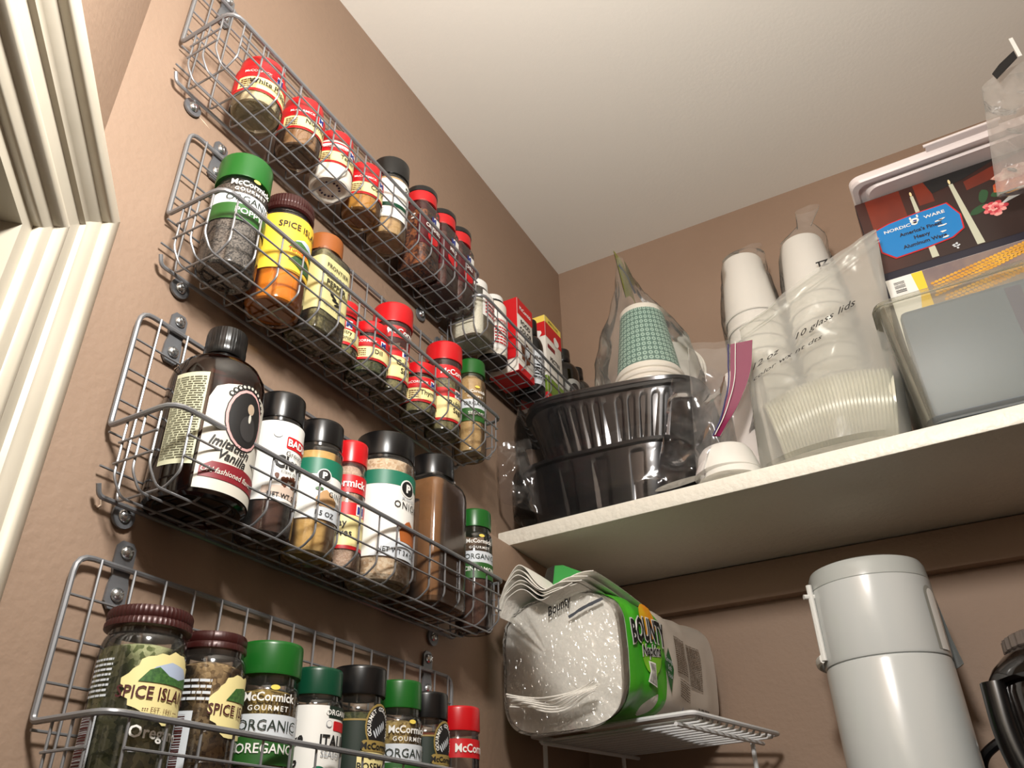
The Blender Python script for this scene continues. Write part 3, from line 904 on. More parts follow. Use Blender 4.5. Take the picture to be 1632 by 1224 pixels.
j.text('LEMON', -2, 0.0595, 0.0080, INK, 0.02)
j.text('PEPPER', -2, 0.0510, 0.0080, INK, 0.02)
for i in range(4):
    j.add('leaf_emblem', at(ell(0, 0, 0.0045, 0.0013, 10), j.u(-14) + i * 0.003, 0.042 - i * 0.003, -0.6 + i * 0.3), INK, 0.0009)
j.text('NET WT 2.5 OZ', -2, 0.0265, 0.0036, INK)

def red_small(y, zb, r, H, rc, hc, fill, label, word, body=GLASS, zl=None, cap=RED, logo=True, sq=2.0, d=-6, white=False):
    j = Jar('spice_jar', label, 'jar', zb, y, r, H, cap, body, fill, 0.9, rc, hc, sq=sq, neck=rc * 0.93, shoulder=0.004, gap=0.0025, base=0.003)
    z0, z1 = zl or (0.011, H - hc - 0.006)
    h = z1 - z0
    j.label(z0, z1, -125, 95, CREAM)
    j.band(z0 + h * 0.56, z1, -125, 95, REDP)
    j.band(z0, z0 + h * 0.10, -125, 95, REDP)
    j.add('picture', rect(j.u(-125), j.u(-90), z0 + h * 0.1, z0 + h * 0.56), REDP if not white else CREAM, 0.0008)
    if logo:
        j.add('badge', rect(j.u(d) + 0.0015, j.u(d) + 0.0075, z0 + h * 0.60, z0 + h * 0.90), WHITE, 0.0009)
        j.text('M', d + math.degrees(0.0045 / r), z0 + h * 0.75, h * 0.26, BLUE, 0.05, off=0.0013)
    j.text('McCORMICK', d - 40, z0 + h * 0.78, 0.0040, WHITE, 0.01)
    ws = word.split('|')
    for i, s in enumerate(ws):
        j.text(s, d, z0 + h * (0.38 if len(ws) == 1 else 0.46 - 0.2 * i), h * (0.26 if len(ws) == 1 else 0.2), INK, 0.012, 0.9)
    j.add('lettering', para(j.u(-84), j.u(-54), z0 + h * 0.16, z0 + h * 0.5, 4, 5), BROWNP)
    return j
red_small(-0.582, ZB, 0.0165, 0.0590, 0.0152, 0.0165, F_OLIVE, 'small red-capped poultry seasoning jar beside the square bottle, second rack', 'Poultry|Seasoning', zl=(0.009, 0.038), d=-40)
j = red_small(-0.5425, ZB, 0.0200, 0.0580, 0.0185, 0.0140, F_GREEN, 'short wide red-capped dill jar with dark collar, second rack', 'Dill', zl=(0.012, 0.038), d=-20)
obj('collar', lathe([(0.0175, 0.0385), (0.0183, 0.0388), (0.0183, 0.0432), (0.0175, 0.0435)]), BLACK, j.t)
red_tall(-0.5075, ZB, 0.0185, 0.1020, 0.0208, 0.0235, F_OLIVE, 'tall shaker with big flared red cap behind the dill jar, second rack', 'Celery|Salt', 0.5, (0.014, 0.038), (0.060, 0.074))
red_small(-0.4575, ZB, 0.0185, 0.0600, 0.0175, 0.0140, F_OLIVE, 'short red-capped jar in front of the shaker beside the green cap, second rack', 'Thyme', zl=(0.011, 0.040), d=-20)
red_tall(-0.4125, ZB, 0.0190, 0.1110, 0.0208, 0.0235, F_OLIVE, 'tall flared red-capped shaker beside the green-capped jar, second rack', 'Rubbed|Sage', 0.55, (0.014, 0.040), (0.063, 0.080))
organic(-0.3555, ZB, 0.0180, 0.1225, F_TAN, 'ORGANIC', 'SESAME', 'slim green-capped jar at the corner end of the second rack', 0.86, (0.0545, 0.066), 0.0172, 0.0195, d=-36, sz=0.72)

# ---- highest rack
red_small(-0.722, ZA, 0.0222, 0.0600, 0.0205, 0.0150, F_PEP, 'first small red-capped jar at the near end, pale powder, highest rack', 'White Pepper', zl=(0.010, 0.042), d=-8)
red_small(-0.6675, ZA, 0.0212, 0.0660, 0.0190, 0.0150, F_NUT, 'small red-capped nutmeg jar, brown powder, highest rack', 'Nutmeg', zl=(0.018, 0.048), d=-4)
WTIN = mat('white_tin_plastic', (226, 220, 208), 0.5)
j = red_small(-0.6205, ZA, 0.0205, 0.0670, 0.0185, 0.0140, None, 'small white-bodied red-capped jar with code printed underneath, highest rack', 'Tartar', WTIN, (0.018, 0.046), d=-4)
j.add('band', rect(j.u(-125), j.u(95), 0.0405, 0.0435), WHITE, 0.0009)
for i in range(16):
    a = 2 * math.pi * i / 16
    if i in (3, 4, 11):
        continue
    obj('printed_code', move(box(-0.001, 0.001, -0.0008, 0.0008, 0.0005, 0.0012), 0.0095 * math.cos(a), 0.0095 * math.sin(a), 0.0013), mat('violet_ink', (40, 32, 60), 0.7), j.t)
red_small(-0.5725, ZA, 0.0205, 0.0665, 0.0185, 0.0150, F_CURRY, 'small red-capped golden curry jar beside the black-capped jar, highest rack', 'Curry', zl=(0.018, 0.048), d=-4)
j = Jar('spice_jar', 'black-capped jar with white label and green stripe, highest rack', 'jar', ZA, -0.530, 0.0215, 0.1125, BLACK, CLEARP, F_TAN, 0.72, 0.0212, 0.0255, neck=0.0195, shoulder=0.003)
j.label(0.021, 0.077, -160, 110, WHITE)
j.band(0.036, 0.0415, -160, 60, DGREENC)
for i in range(9):
    j.disc(4 + (i % 3) * 9, 0.071 - (i // 3) * 0.005, 0.0014, 0.0016, DGP, 0.0009, 'emblem', 0.6, i, 8)
j.add('lettering', para(j.u(-92), j.u(-62), 0.027, 0.034, 3, 3), GREY)
def grinder_red(y, label, word, fill, H=0.124):
    j = Jar('spice_bottle', label, 'bottle', ZA, y, 0.0192, H - 0.006, RED, CLEARP, fill, 0.68, 0.0190, 0.0225, sq=4.5, neck=0.0165, shoulder=0.005, cap2=(BLACK, 0.32))
    j.label(0.030, 0.072, -62, 62, film('dark_red_label', (120, 40, 44), 0.02, 0.75, 0.3, milkc=(116, 18, 34)))
    j.add('badge', rrect(j.u(2) - 0.0005, j.u(2) + 0.0115, 0.066, 0.078, 0.001), WHITE, 0.0007)
    j.text('M', 0, 0.072, 0.0105, BLUE, 0.06, off=0.0011)
    j.text(word, 0, 0.0585, 0.0078, WHITE, 0.02, 0.8)
    j.add('picture', ell(0.001, 0.044, 0.010, 0.008, 14, 0.4, 4), REDP, 0.0007)
    j.add('lettering', para(j.u(-84), j.u(-70), 0.068, 0.078, 2, 3), WHITE)
    return j
grinder_red(-0.4705, 'first of three black-and-red-capped bottles, chili flakes visible, highest rack', 'CRUSHED', F_FLAKE, 0.1265)
grinder_red(-0.4290, 'middle of three black-and-red-capped chili bottles, highest rack', 'MILD', F_CHILI, 0.1245)
grinder_red(-0.3885, 'last of three black-and-red-capped bottles, at the corner end, highest rack', 'CHILI', F_CHILI, 0.1240).t.location.y = -0.3935

# ---- short corner rack
GS = 'shakers and boxes in the corner rack'
j = Jar('salt_shaker', 'clear glass shaker of white salt at the near end of the corner rack', 'shaker', ZE, -0.352, 0.0235, 0.0900, WHITEP, GLASS, mat('salt_white', (220, 214, 200), 0.8, bump=0.5, bscale=600), 0.60, 0.0190, 0.012, sq=3.2, group=GS)
j.label(0.030, 0.068, -30, 60, WHITE)
j.add('lettering', para(j.u(-20), j.u(50), 0.035, 0.064, 6, 8), REDP)
j = Jar('pepper_shaker', 'white-labelled shaker with black collar and white cap, corner rack', 'shaker', ZE, -0.304, 0.0190, 0.1000, WHITEP, WTIN, None, 0.6, 0.0150, 0.0085, neck=0.0140, shoulder=0.006, group=GS)
obj('collar', lathe([(0.0145, 0.0835), (0.0158, 0.084), (0.0158, 0.0912), (0.0145, 0.0915)]), BLACK, j.t)
obj('base_ring', lathe([(0, -0.0002), (0.0188, -0.0002), (0.0195, 0.0006), (0.0195, 0.0035), (0.0188, 0.004)]), BLACK, j.t)
j.label(0.012, 0.070, -90, 70, WHITE)
j.text('PEPPER', -20, 0.055, 0.0058, REDP, 0.01)
j.add('lettering', para(j.u(-50), j.u(20), 0.020, 0.048, 6, 9), REDP)

def carton(name, label, y0, y1, x0, x1, zb, H, m, group):
    t = thing(name, label, 'box', ((x0 + x1) / 2, (y0 + y1) / 2, zb + 0.0012), 0, group)
    W, D = (y1 - y0), (x1 - x0)
    b = obj('carton', box(-D / 2, D / 2, -W / 2, W / 2, 0, H, 0.0006), m, t)
    return t, b, plane_map((D / 2, 0, 0), (0, 1, 0), (0, 0, 1)), plane_map((0, -W / 2, 0), (1, 0, 0), (0, 0, 1))
WB = mat('white_carton', (226, 222, 214), 0.5)
t, b, mf, ms = carton('food_box', 'red and white carton standing between the shakers, corner rack', -0.2755, -0.2325, 0.016, 0.0585, ZE, 0.1160, WB, GS)
decal('red_top', rect(-0.0215, 0.0215, 0.090, 0.116), mf, 0.0004, REDP, b, 0.02)
decal('red_top', rect(-0.0212, 0.0212, 0.020, 0.116), ms, 0.0004, REDP, b, 0.02)
decal('red_base', rect(-0.0215, 0.0215, 0.0, 0.010), mf, 0.0004, REDP, b, 0.02)
obj('red_base', box(-0.0212, 0.0212, -0.0214, 0.0214, -0.0004, 0.0006), REDP, b)
obj('red_top', box(-0.0212, 0.0212, -0.0214, 0.0214, 0.1155, 0.1164), REDP, b)
decal('lettering', at(txt('McCormick', 0.0085, 0.03, 0.8), 0, 0.102), mf, 0.0008, WHITE, b)
decal('lettering', at(txt('FOOD', 0.0105, 0.03, 0.9), 0, 0.080), mf, 0.0008, INK, b)
decal('lettering', at(txt('COLOR', 0.0105, 0.03, 0.9), 0, 0.068), mf, 0.0008, INK, b)
decal('picture', ell(0, 0.036, 0.014, 0.016, 16, 0.5, 3), mf, 0.0006, BROWNP, b, 0.02)
decal('picture', ell(0.003, 0.040, 0.006, 0.009, 12, 0.4, 6), mf, 0.0009, PALE, b, 0.02)

j = Jar('dropper_bottle', 'black-topped bottle with grey label in front of the yellow-topped carton', 'bottle', ZE, -0.2075, 0.0180, 0.1220, BLACK, BLACK, None, 0.6, 0.0105, 0.026, neck=0.0095, shoulder=0.020, x=0.0420, group=GS, bodyname='body')
j.label(0.010, 0.066, -120, 60, PALE)
j.text('FLAVOR', -10, 0.052, 0.0062, INK, 0.01)
j.add('lettering', para(j.u(-60), j.u(30), 0.020, 0.044, 5, 12), INK)

t, b, mf, ms = carton('food_box', 'white carton with yellow and red top, second from the corner bottles', -0.1820, -0.1300, 0.012, 0.0540, ZE, 0.1480, WB, GS)
for mp, wd in ((mf, 0.026), (ms, 0.021)):
    decal('yellow_top', rect(-wd, wd, 0.1370, 0.148), mp, 0.0004, YEL, b, 0.05)
    decal('red_band', rect(-wd, wd, 0.1120, 0.137), mp, 0.0004, REDP, b, 0.05)
    decal('emblem', ell(wd * 0.3, 0.117, 0.008, 0.008, 14, 0.3, 2), mp, 0.0007, WHITE, b, 0.05)
    decal('green_band', rect(-wd, wd, 0.018, 0.045), mp, 0.0004, mat('lime_print', (120, 150, 50), 0.5), b, 0.05)
    decal('red_base', rect(-wd, wd, 0.0, 0.018), mp, 0.0004, REDP, b, 0.05)
    decal('badge', rrect(-wd * 0.8, wd * 0.1, 0.094, 0.101, 0.001), mp, 0.0005, WINE, b, 0.05)
decal('lettering', at(txt('MORE TO LOVE', 0.0054, 0.02, 0.8), 0, 0.142), mf, 0.0008, INK, b)
decal('lettering', at(txt('PECTIN', 0.0100, 0.03, 0.9), 0, 0.078), mf, 0.0008, INK, b)
decal('lettering', at(txt('INSTANT', 0.0070, 0.03, 0.9), 0, 0.066), mf, 0.0008, INK, b)
decal('lettering', at(txt('NT', 0.0100, 0.03, 0.9), 0.010, 0.078), ms, 0.0008, INK, b)
DARKG = film('dark_bottle_glass', (40, 26, 20), 0.03, 0.10, 0.05, milkc=(20, 14, 12))
def dark_bottle(y, x, r, H, label, s):
    j = Jar('vanilla_bottle', label, 'bottle', ZE, y, r, H, BLACK, DARKG, F_VAN, 0.45, 0.0125 * s, 0.022, neck=0.0108 * s, shoulder=0.022, gap=0.003, ribs=44, x=x, group='vanilla bottles')
    j.label(0.018, 0.072, -130, -66, mat('grey_paper', (150, 150, 146), 0.6))
    j.add('lettering', para(j.u(-126), j.u(-70), 0.022, 0.068, 14, 6), INK)
    j.add('label', rrect(j.u(-58), j.u(60), 0.012, 0.074, 0.012), mat('grey_paper', (150, 150, 146), 0.6), 0.0004)
    j.disc(-22, 0.050, 0.0105 * s, 0.017 * s, INK, 0.0008).disc(-22, 0.052, 0.0022, 0.0034, GREY, 0.0012, 'portrait')
    return j
dark_bottle(-0.0985, 0.0400, 0.0245, 0.1350, 'dark vanilla bottle standing beside the yellow-topped carton in the corner rack', 1.0)
dark_bottle(-0.0450, 0.0380, 0.0235, 0.1330, 'dark bottle farthest into the corner, half hidden by another bottle', 0.95)

# ------------------------------------------------------------------ bags, trays and cups on the shelf
def blend(a, b, t):
    return a + (b - a) * t

def pouch(corners, bulge_f, bulge_b, nu=40, nv=44, wr=0.004, seed=0, freq=22.0, top_open=0.0, side_p=0.5):
    """a flat bag: BL, BR, TR, TL corners; front and back sheets bulge apart and are wrinkled"""
    BL, BR, TR, TL = [Vector(c) for c in corners]
    nrm = (BR - BL).cross(TL - BL).normalized()
    v, f = [], []
    def sheet(sgn, bl):
        base = len(v)
        for j_ in range(nv + 1):
            b = j_ / nv
            for i in range(nu + 1):
                a = i / nu
                p = blend(blend(BL, BR, a), blend(TL, TR, a), b)
                edge = (max(0.0, 4 * a * (1 - a))) ** side_p
                h = edge * bl(a, b)
                q = p * freq + Vector((seed * 7.3, sgn * 3.1, seed))
                n1 = noise.noise(q) + 0.5 * noise.noise(q * 2.3)
                cr = 1.0 - abs(noise.noise(q * 0.9 + Vector((5, 5, 5)))) * 2.0
                w_ = wr * (n1 + 0.8 * cr)
                k = min(1.0, min(a, 1 - a) * 12 + 0.15) * min(1.0, b * 8 + 0.1)
                v.append(p + nrm * (sgn * h + w_ * k) + Vector((0, 0, 0.4 * wr * noise.noise(q * 1.7) * k * min(1.0, b * 3))))
        for j_ in range(nv):
            for i in range(nu):
                o_ = base + j_ * (nu + 1) + i
                q_ = (o_, o_ + 1, o_ + nu + 2, o_ + nu + 1)
                f.append(q_ if sgn > 0 else q_[::-1])
        return base
    a0 = sheet(1, bulge_f)
    b0 = sheet(-1, bulge_b)
    for j_ in range(nv):
        for i in (0, nu):
            f.append((a0 + j_ * (nu + 1) + i, a0 + (j_ + 1) * (nu + 1) + i, b0 + (j_ + 1) * (nu + 1) + i, b0 + j_ * (nu + 1) + i))
    for i in range(nu):
        f.append((a0 + i, a0 + i + 1, b0 + i + 1, b0 + i))
    return v, f

def sack(rings, n=5.0, seg=56, wr=0.005, seed=0, freq=18.0):
    """a film sack: rings of (cx, cy, z, half x, half y, rot); wrinkled; first ring closed flat"""
    v, f = [], []
    for ri, (cx, cy, z, hx, hy, ro) in enumerate(rings):
        for c in section(n, seg):
            x, y = c[0] * hx, c[1] * hy
            cr, sr = math.cos(ro), math.sin(ro)
            p = Vector((cx + x * cr - y * sr, cy + x * sr + y * cr, z))
            q = p * freq + Vector((seed * 3.7, seed * 1.3, 0))
            d = Vector((p.x - cx, p.y - cy, 0))
            d = d.normalized() if d.length > 1e-5 else Vector((0, 0, 0))
            k = 0.0 if ri == 0 else min(1.0, ri / 2.0)
            w_ = wr * (noise.noise(q) + 0.7 * (1 - 2 * abs(noise.noise(q * 1.1 + Vector((3, 1, 8)))))) * k
            v.append(p + d * w_ + Vector((0, 0, wr * 0.7 * noise.noise(q * 1.4) * k)))
    for r in range(len(rings) - 1):
        for i in range(seg):
            j_ = (i + 1) % seg
            f.append((r * seg + i, r * seg + j_, (r + 1) * seg + j_, (r + 1) * seg + i))
    f.append(tuple(range(seg - 1, -1, -1)))
    return v, f

def dense(keys, n):
    """interpolate ring keys"""
    out = []
    for i in range(n + 1):
        t = i / n * (len(keys) - 1)
        a = min(int(t), len(keys) - 2)
        u_ = t - a
        u_ = u_ * u_ * (3 - 2 * u_)
        out.append(tuple(blend(p, q, u_) for p, q in zip(keys[a], keys[a + 1])))
    return out

SH = SZ + 0.0012
# two black trays, one standing in the other
def tray(name, label, loc, rz, hx, hy, H, ribs, ramp, bx, tilt=(0, 0)):
    t = thing(name, label, 'tray', loc, rz, 'black trays in the clear bag')
    t.rotation_euler[0], t.rotation_euler[1] = tilt
    NS = 288
    big = section(4.2, 2880, hx, hy)
    acc = [0.0]
    for i in range(2880):
        a, b = big[i], big[(i + 1) % 2880]
        acc.append(acc[-1] + math.hypot(b[0] - a[0], b[1] - a[1]))
    cs0, q = [], 0
    for i in range(NS):
        while acc[q + 1] < acc[-1] * i / NS:
            q += 1
        cs0.append(big[q])
    per = NS // ribs
    csr = [(p[0] * (1 - (ramp if (i % per) < max(1, per // 3) else 0)), p[1] * (1 - (ramp if (i % per) < max(1, per // 3) else 0))) for i, p in enumerate(cs0)]
    rings = [(0.0, 0.001, cs0), (bx * 0.9, 0.001, cs0), (bx * 0.98, 0.004, cs0), (bx, 0.010, csr), (blend(bx, 0.93, 0.9), H * 0.78, csr), (0.935, H * 0.84, cs0), (0.945, H * 0.92, cs0), (1.0, H * 0.93, cs0), (1.0, H * 0.985, cs0), (0.985, H, cs0), (0.94, H, cs0), (0.925, H * 0.84, cs0), (bx - 0.015, 0.012, cs0), (0.0, 0.006, cs0)]
    v, f = [], []
    idx = []
    for s, z, cs in rings:
        if s == 0:
            idx.append([len(v)] * NS)
            v.append((0, 0, z))
        else:
            idx.append(list(range(len(v), len(v) + NS)))
            v += [(c[0] * s, c[1] * s, z) for c in cs]
    for a, b in zip(idx, idx[1:]):
        for i in range(NS):
            j_ = (i + 1) % NS
            q = [a[i], a[j_], b[j_], b[i]]
            q = [x for n_, x in enumerate(q) if x not in q[:n_]]
            if len(q) > 2:
                f.append(tuple(q))
    obj('tray_shell', (v, f), BLACKT, t, smooth=40)
    return t
tray('food_tray', 'lower black plastic tray with smooth panels, at the shelf edge', (0.128, -0.130, SH + 0.002), math.radians(3), 0.116, 0.104, 0.078, 16, 0.016, 0.86)
t2 = tray('food_tray', 'upper black plastic tray with ribbed sides, under the paper cups', (0.134, -0.118, SH + 0.085), math.radians(7), 0.124, 0.102, 0.080, 48, 0.022, 0.80, (0.0, 0.03))
obj('tray_lid', lathe([(0, 0.076), (0.90, 0.076), (0.975, 0.082), (0.985, 0.086), (0.96, 0.0885), (0.90, 0.086), (0.0, 0.086)], section(4.2, 80, 0.124, 0.102)), BLACKT, t2)

keys = [(0.128, -0.130, SH, 0.108, 0.096, 0.05), (0.125, -0.130, SH + 0.02, 0.120, 0.108, 0.05), (0.128, -0.128, SH + 0.07, 0.126, 0.112, 0.06), (0.130, -0.124, SH + 0.095, 0.124, 0.106, 0.08), (0.134, -0.120, SH + 0.150, 0.132, 0.110, 0.10), (0.140, -0.118, SH + 0.178, 0.134, 0.108, 0.12)]
tb_ = thing('tray_bag', 'crinkled clear plastic bag wrapped around the two black trays', 'bag')
obj('film', sack(dense(keys, 40), 4.5, 84, 0.0045, 3, 26), BAGD, tb_)
obj('loose_tail', pouch([(0.014, -0.250, SH + 0.030), (0.066, -0.240, SH + 0.006), (0.052, -0.236, SH + 0.112), (0.018, -0.262, SH + 0.100)], lambda a, b: 0.005, lambda a, b: 0.004, 20, 20, 0.005, 5, 34), BAGD, tb_)
obj('loose_tail', pouch([(0.205, -0.238, SH + 0.004), (0.262, -0.235, SH + 0.010), (0.302, -0.228, SH + 0.130), (0.238, -0.226, SH + 0.145)], lambda a, b: 0.008, lambda a, b: 0.006, 24, 30, 0.006, 8, 24), BAGD, tb_)

# paper cups, upside down, nested
CUPG = mat('cup_pattern', (66, 112, 98), 0.55)
_nt = CUPG.node_tree
_N, _Lk = _nt.nodes.new, _nt.links.new
_tc2 = _N('ShaderNodeTexCoord')
_sx = _N('ShaderNodeSeparateXYZ'); _Lk(_tc2.outputs['Object'], _sx.inputs[0])
_at = _N('ShaderNodeMath'); _at.operation = 'ARCTAN2'; _Lk(_sx.outputs['Y'], _at.inputs[0]); _Lk(_sx.outputs['X'], _at.inputs[1])
_mu = _N('ShaderNodeMath'); _mu.operation = 'MULTIPLY'; _mu.inputs[1].default_value = 34 / (2 * math.pi); _Lk(_at.outputs[0], _mu.inputs[0])
_mz = _N('ShaderNodeMath'); _mz.operation = 'MULTIPLY'; _mz.inputs[1].default_value = 125.0; _Lk(_sx.outputs['Z'], _mz.inputs[0])
_cx = _N('ShaderNodeCombineXYZ'); _Lk(_mu.outputs[0], _cx.inputs[0]); _Lk(_mz.outputs[0], _cx.inputs[1])
_vo = _N('ShaderNodeTexVoronoi'); _vo.inputs['Scale'].default_value = 1.0; _vo.inputs['Randomness'].default_value = 0.0
_Lk(_cx.outputs[0], _vo.inputs['Vector'])
_rp = _N('ShaderNodeValToRGB')
_rp.color_ramp.elements[0].color = lin((84, 128, 114)); _rp.color_ramp.elements[0].position = 0.14
_rp.color_ramp.elements[1].color = lin((170, 198, 184)); _rp.color_ramp.elements[1].position = 0.24
_e = _rp.color_ramp.elements.new(0.34); _e.color = lin((160, 192, 176))
_e = _rp.color_ramp.elements.new(0.44); _e.color = lin((62, 106, 94))
_Lk(_vo.outputs['Distance'], _rp.inputs['Fac'])
_Lk(_rp.outputs['Color'], _nt.nodes['Principled BSDF'].inputs['Base Color'])
PAPER = mat('cup_paper', (232, 226, 214), 0.6)
cup_wall = new_mesh('cup_wall', *lathe([(0.0432, 0.010), (0.0305, 0.108), (0.0298, 0.108), (0.0424, 0.010)], seg=40)); cup_wall.materials.append(CUPG)
cup_rim = new_mesh('cup_rim', *lathe([(0.0430, 0.0), (0.0462, 0.0008), (0.0470, 0.003), (0.0462, 0.0052), (0.0440, 0.0062), (0.0434, 0.0105), (0.0424, 0.0105), (0.0424, 0.0)], seg=40)); cup_rim.materials.append(PAPER)
cup_base = new_mesh('cup_base', *lathe([(0.0302, 0.103), (0.0308, 0.104), (0.0306, 0.113), (0.0295, 0.1145), (0.0285, 0.113), (0.0283, 0.108), (0, 0.108)], seg=40)); cup_base.materials.append(PAPER)
cz = SH + 0.1745
for i, lb in enumerate(['lowest paper cup rim in the upside-down green patterned stack', 'second paper cup rim up in the green patterned stack', 'third paper cup rim up in the green patterned stack', 'topmost upside-down paper cup with green and white pattern, in a clear bag']):
    c = thing('paper_cup', lb, 'cup', (0.186, -0.142, cz + i * 0.0088), 0.3 * i, 'nested paper cups')
    for nm, me in (('cup_wall', cup_wall), ('cup_rim', cup_rim), ('cup_base', cup_base)):
        obj(nm, me, None, c)
# paper bowls standing on edge behind the cups
bowl = lathe([(0.0, 0.0), (0.036, 0.0), (0.040, 0.002), (0.056, 0.020), (0.060, 0.021), (0.0605, 0.0195), (0.057, 0.0185), (0.041, 0.0005), (0.036, -0.0015), (0, -0.0015)], seg=40)
bowl = new_mesh('paper_bowl', *xf(bowl, Matrix.Rotation(math.radians(80), 4, 'X')))
bowl.materials.append(PAPER)
for i, lb in enumerate(['white paper bowl on edge, nearest behind the paper cups', 'white paper bowl on edge, middle one behind the paper cups', 'white paper bowl on edge, farthest behind the paper cups']):
    tag(obj('paper_bowl', bowl, PAPER, None, (0.186 + 0.002 * i, -0.080 + i * 0.008, cz + 0.0595)), lb, 'bowl', 'paper bowls behind the cups')
keys = [(0.183, -0.125, cz - 0.001, 0.058, 0.066, 0.1), (0.182, -0.125, cz + 0.03, 0.068, 0.072, 0.1), (0.180, -0.125, cz + 0.08, 0.063, 0.062, 0.1), (0.176, -0.132, cz + 0.13, 0.042, 0.046, 0.15), (0.172, -0.140, cz + 0.175, 0.020, 0.034, 0.2), (0.168, -0.150, cz + 0.225, 0.005, 0.026, 0.25)]
cb_ = thing('cup_bag', 'pointed clear zip bag over the paper cups with yellow-green zip', 'bag')
obj('film', sack(dense(keys, 40), 3.0, 64, 0.0045, 11, 24), BAG, cb_)
ZIPG = film('zip_green', (226, 224, 150), 0.04, 0.45, 0.2, milkc=(200, 204, 96))
ZIPB = film('zip_blue', (120, 140, 180), 0.04, 0.6, 0.2, milkc=(90, 110, 150))
v = []
for i in range(12):
    a = i / 11
    y = blend(-0.178, -0.122, a)
    x = 0.1675 + 0.004 * math.sin(a * 3)
    zb_ = cz + 0.150 + 0.012 * math.sin(a * 5)
    zt_ = cz + blend(0.240, 0.222, a)
    v += [(x + 0.010, y, zb_), (x, y, zt_), (x + 0.0008, y, zt_), (x + 0.0108, y, zb_)]
f = []
for i in range(11):
    for k_ in range(4):
        f.append((i * 4 + k_, i * 4 + (k_ + 1) % 4, (i + 1) * 4 + (k_ + 1) % 4, (i + 1) * 4 + k_))
obj('zip_strip', (v, f), ZIPG, cb_)
obj('zip_line', tube([(0.1735, -0.176, cz + 0.212), (0.1755, -0.150, cz + 0.206), (0.1755, -0.124, cz + 0.196)], 0.0014, 6), ZIPB, cb_)

# pink zip bag with white lids
pb = thing('zip_bag', 'clear zip bag with magenta zip strip between the trays and the lids', 'bag')
obj('film', pouch([(0.246, -0.212, SH + 0.001), (0.322, -0.212, SH + 0.001), (0.330, -0.190, SH + 0.190), (0.256, -0.195, SH + 0.205)], lambda a, b: blend(0.038, 0.006, b ** 0.7), lambda a, b: blend(0.04, 0.01, b), 40, 46, 0.005, 21, 24), BAG, pb)
PINK = film('magenta_zip', (150, 20, 80), 0.02, 0.92, 0.25, milkc=(150, 16, 84))
zp = rounded([(0.326, -0.222, SH + 0.172), (0.318, -0.228, SH + 0.120), (0.300, -0.236, SH + 0.078), (0.283, -0.242, SH + 0.050)], 0.03, 6)
v, f = [], []
for i, p in enumerate(zp):
    s = i / (len(zp) - 1)
    hw = blend(0.0125, 0.0035, s)
    v += [p + Vector((-hw, -0.002, 0)), p + Vector((hw, 0.002, 0)), p + Vector((hw, 0.003, 0)), p + Vector((-hw, -0.001, 0))]
for i in range(len(zp) - 1):
    for k_ in range(4):
        f.append((i * 4 + k_, i * 4 + (k_ + 1) % 4, (i + 1) * 4 + (k_ + 1) % 4, (i + 1) * 4 + k_))
obj('zip_strip', (v, f), PINK, pb)
NAVY = mat('zip_navy', (48, 46, 96), 0.4)
obj('zip_line', tube([p + Vector((-0.0128 * (1 - i / len(zp)) - 0.002, -0.003, 0)) for i, p in enumerate(zp)], 0.0009, 6), NAVY, pb)
obj('zip_line', tube([p + Vector((-0.0060 * (1 - i / len(zp)), -0.004, 0)) for i, p in enumerate(zp)], 0.0005, 6), WHITEP, pb)
FOAM = mat('white_foam', (232, 229, 222), 0.7)
wl = new_mesh('bowl_shell', *lathe([(0, 0.0), (0.034, 0.0), (0.037, 0.002), (0.036, 0.006), (0.030, 0.026), (0.026, 0.032), (0.012, 0.035), (0, 0.035)], seg=36)); wl.materials.append(FOAM)
for i, lb in enumerate(['lower white plastic bowl upside down inside the magenta-zip bag', 'upper white plastic bowl upside down inside the magenta-zip bag']):
    tag(obj('plastic_bowl', wl, FOAM, None, (0.284 - 0.003 * i, -0.205, SH + 0.003 + i * 0.012)), lb, 'bowl', 'white bowls in the zip bag')
WPAP = mat('white_paper_pack', (226, 216, 212), 0.7, bump=0.3, bscale=40)
tag(obj('paper_pack', box(0.288, 0.330, -0.175, -0.135, SH + 0.001, SH + 0.170, 0.008), WPAP), 'pale pinkish paper packet standing inside the magenta-zip bag', 'packet')

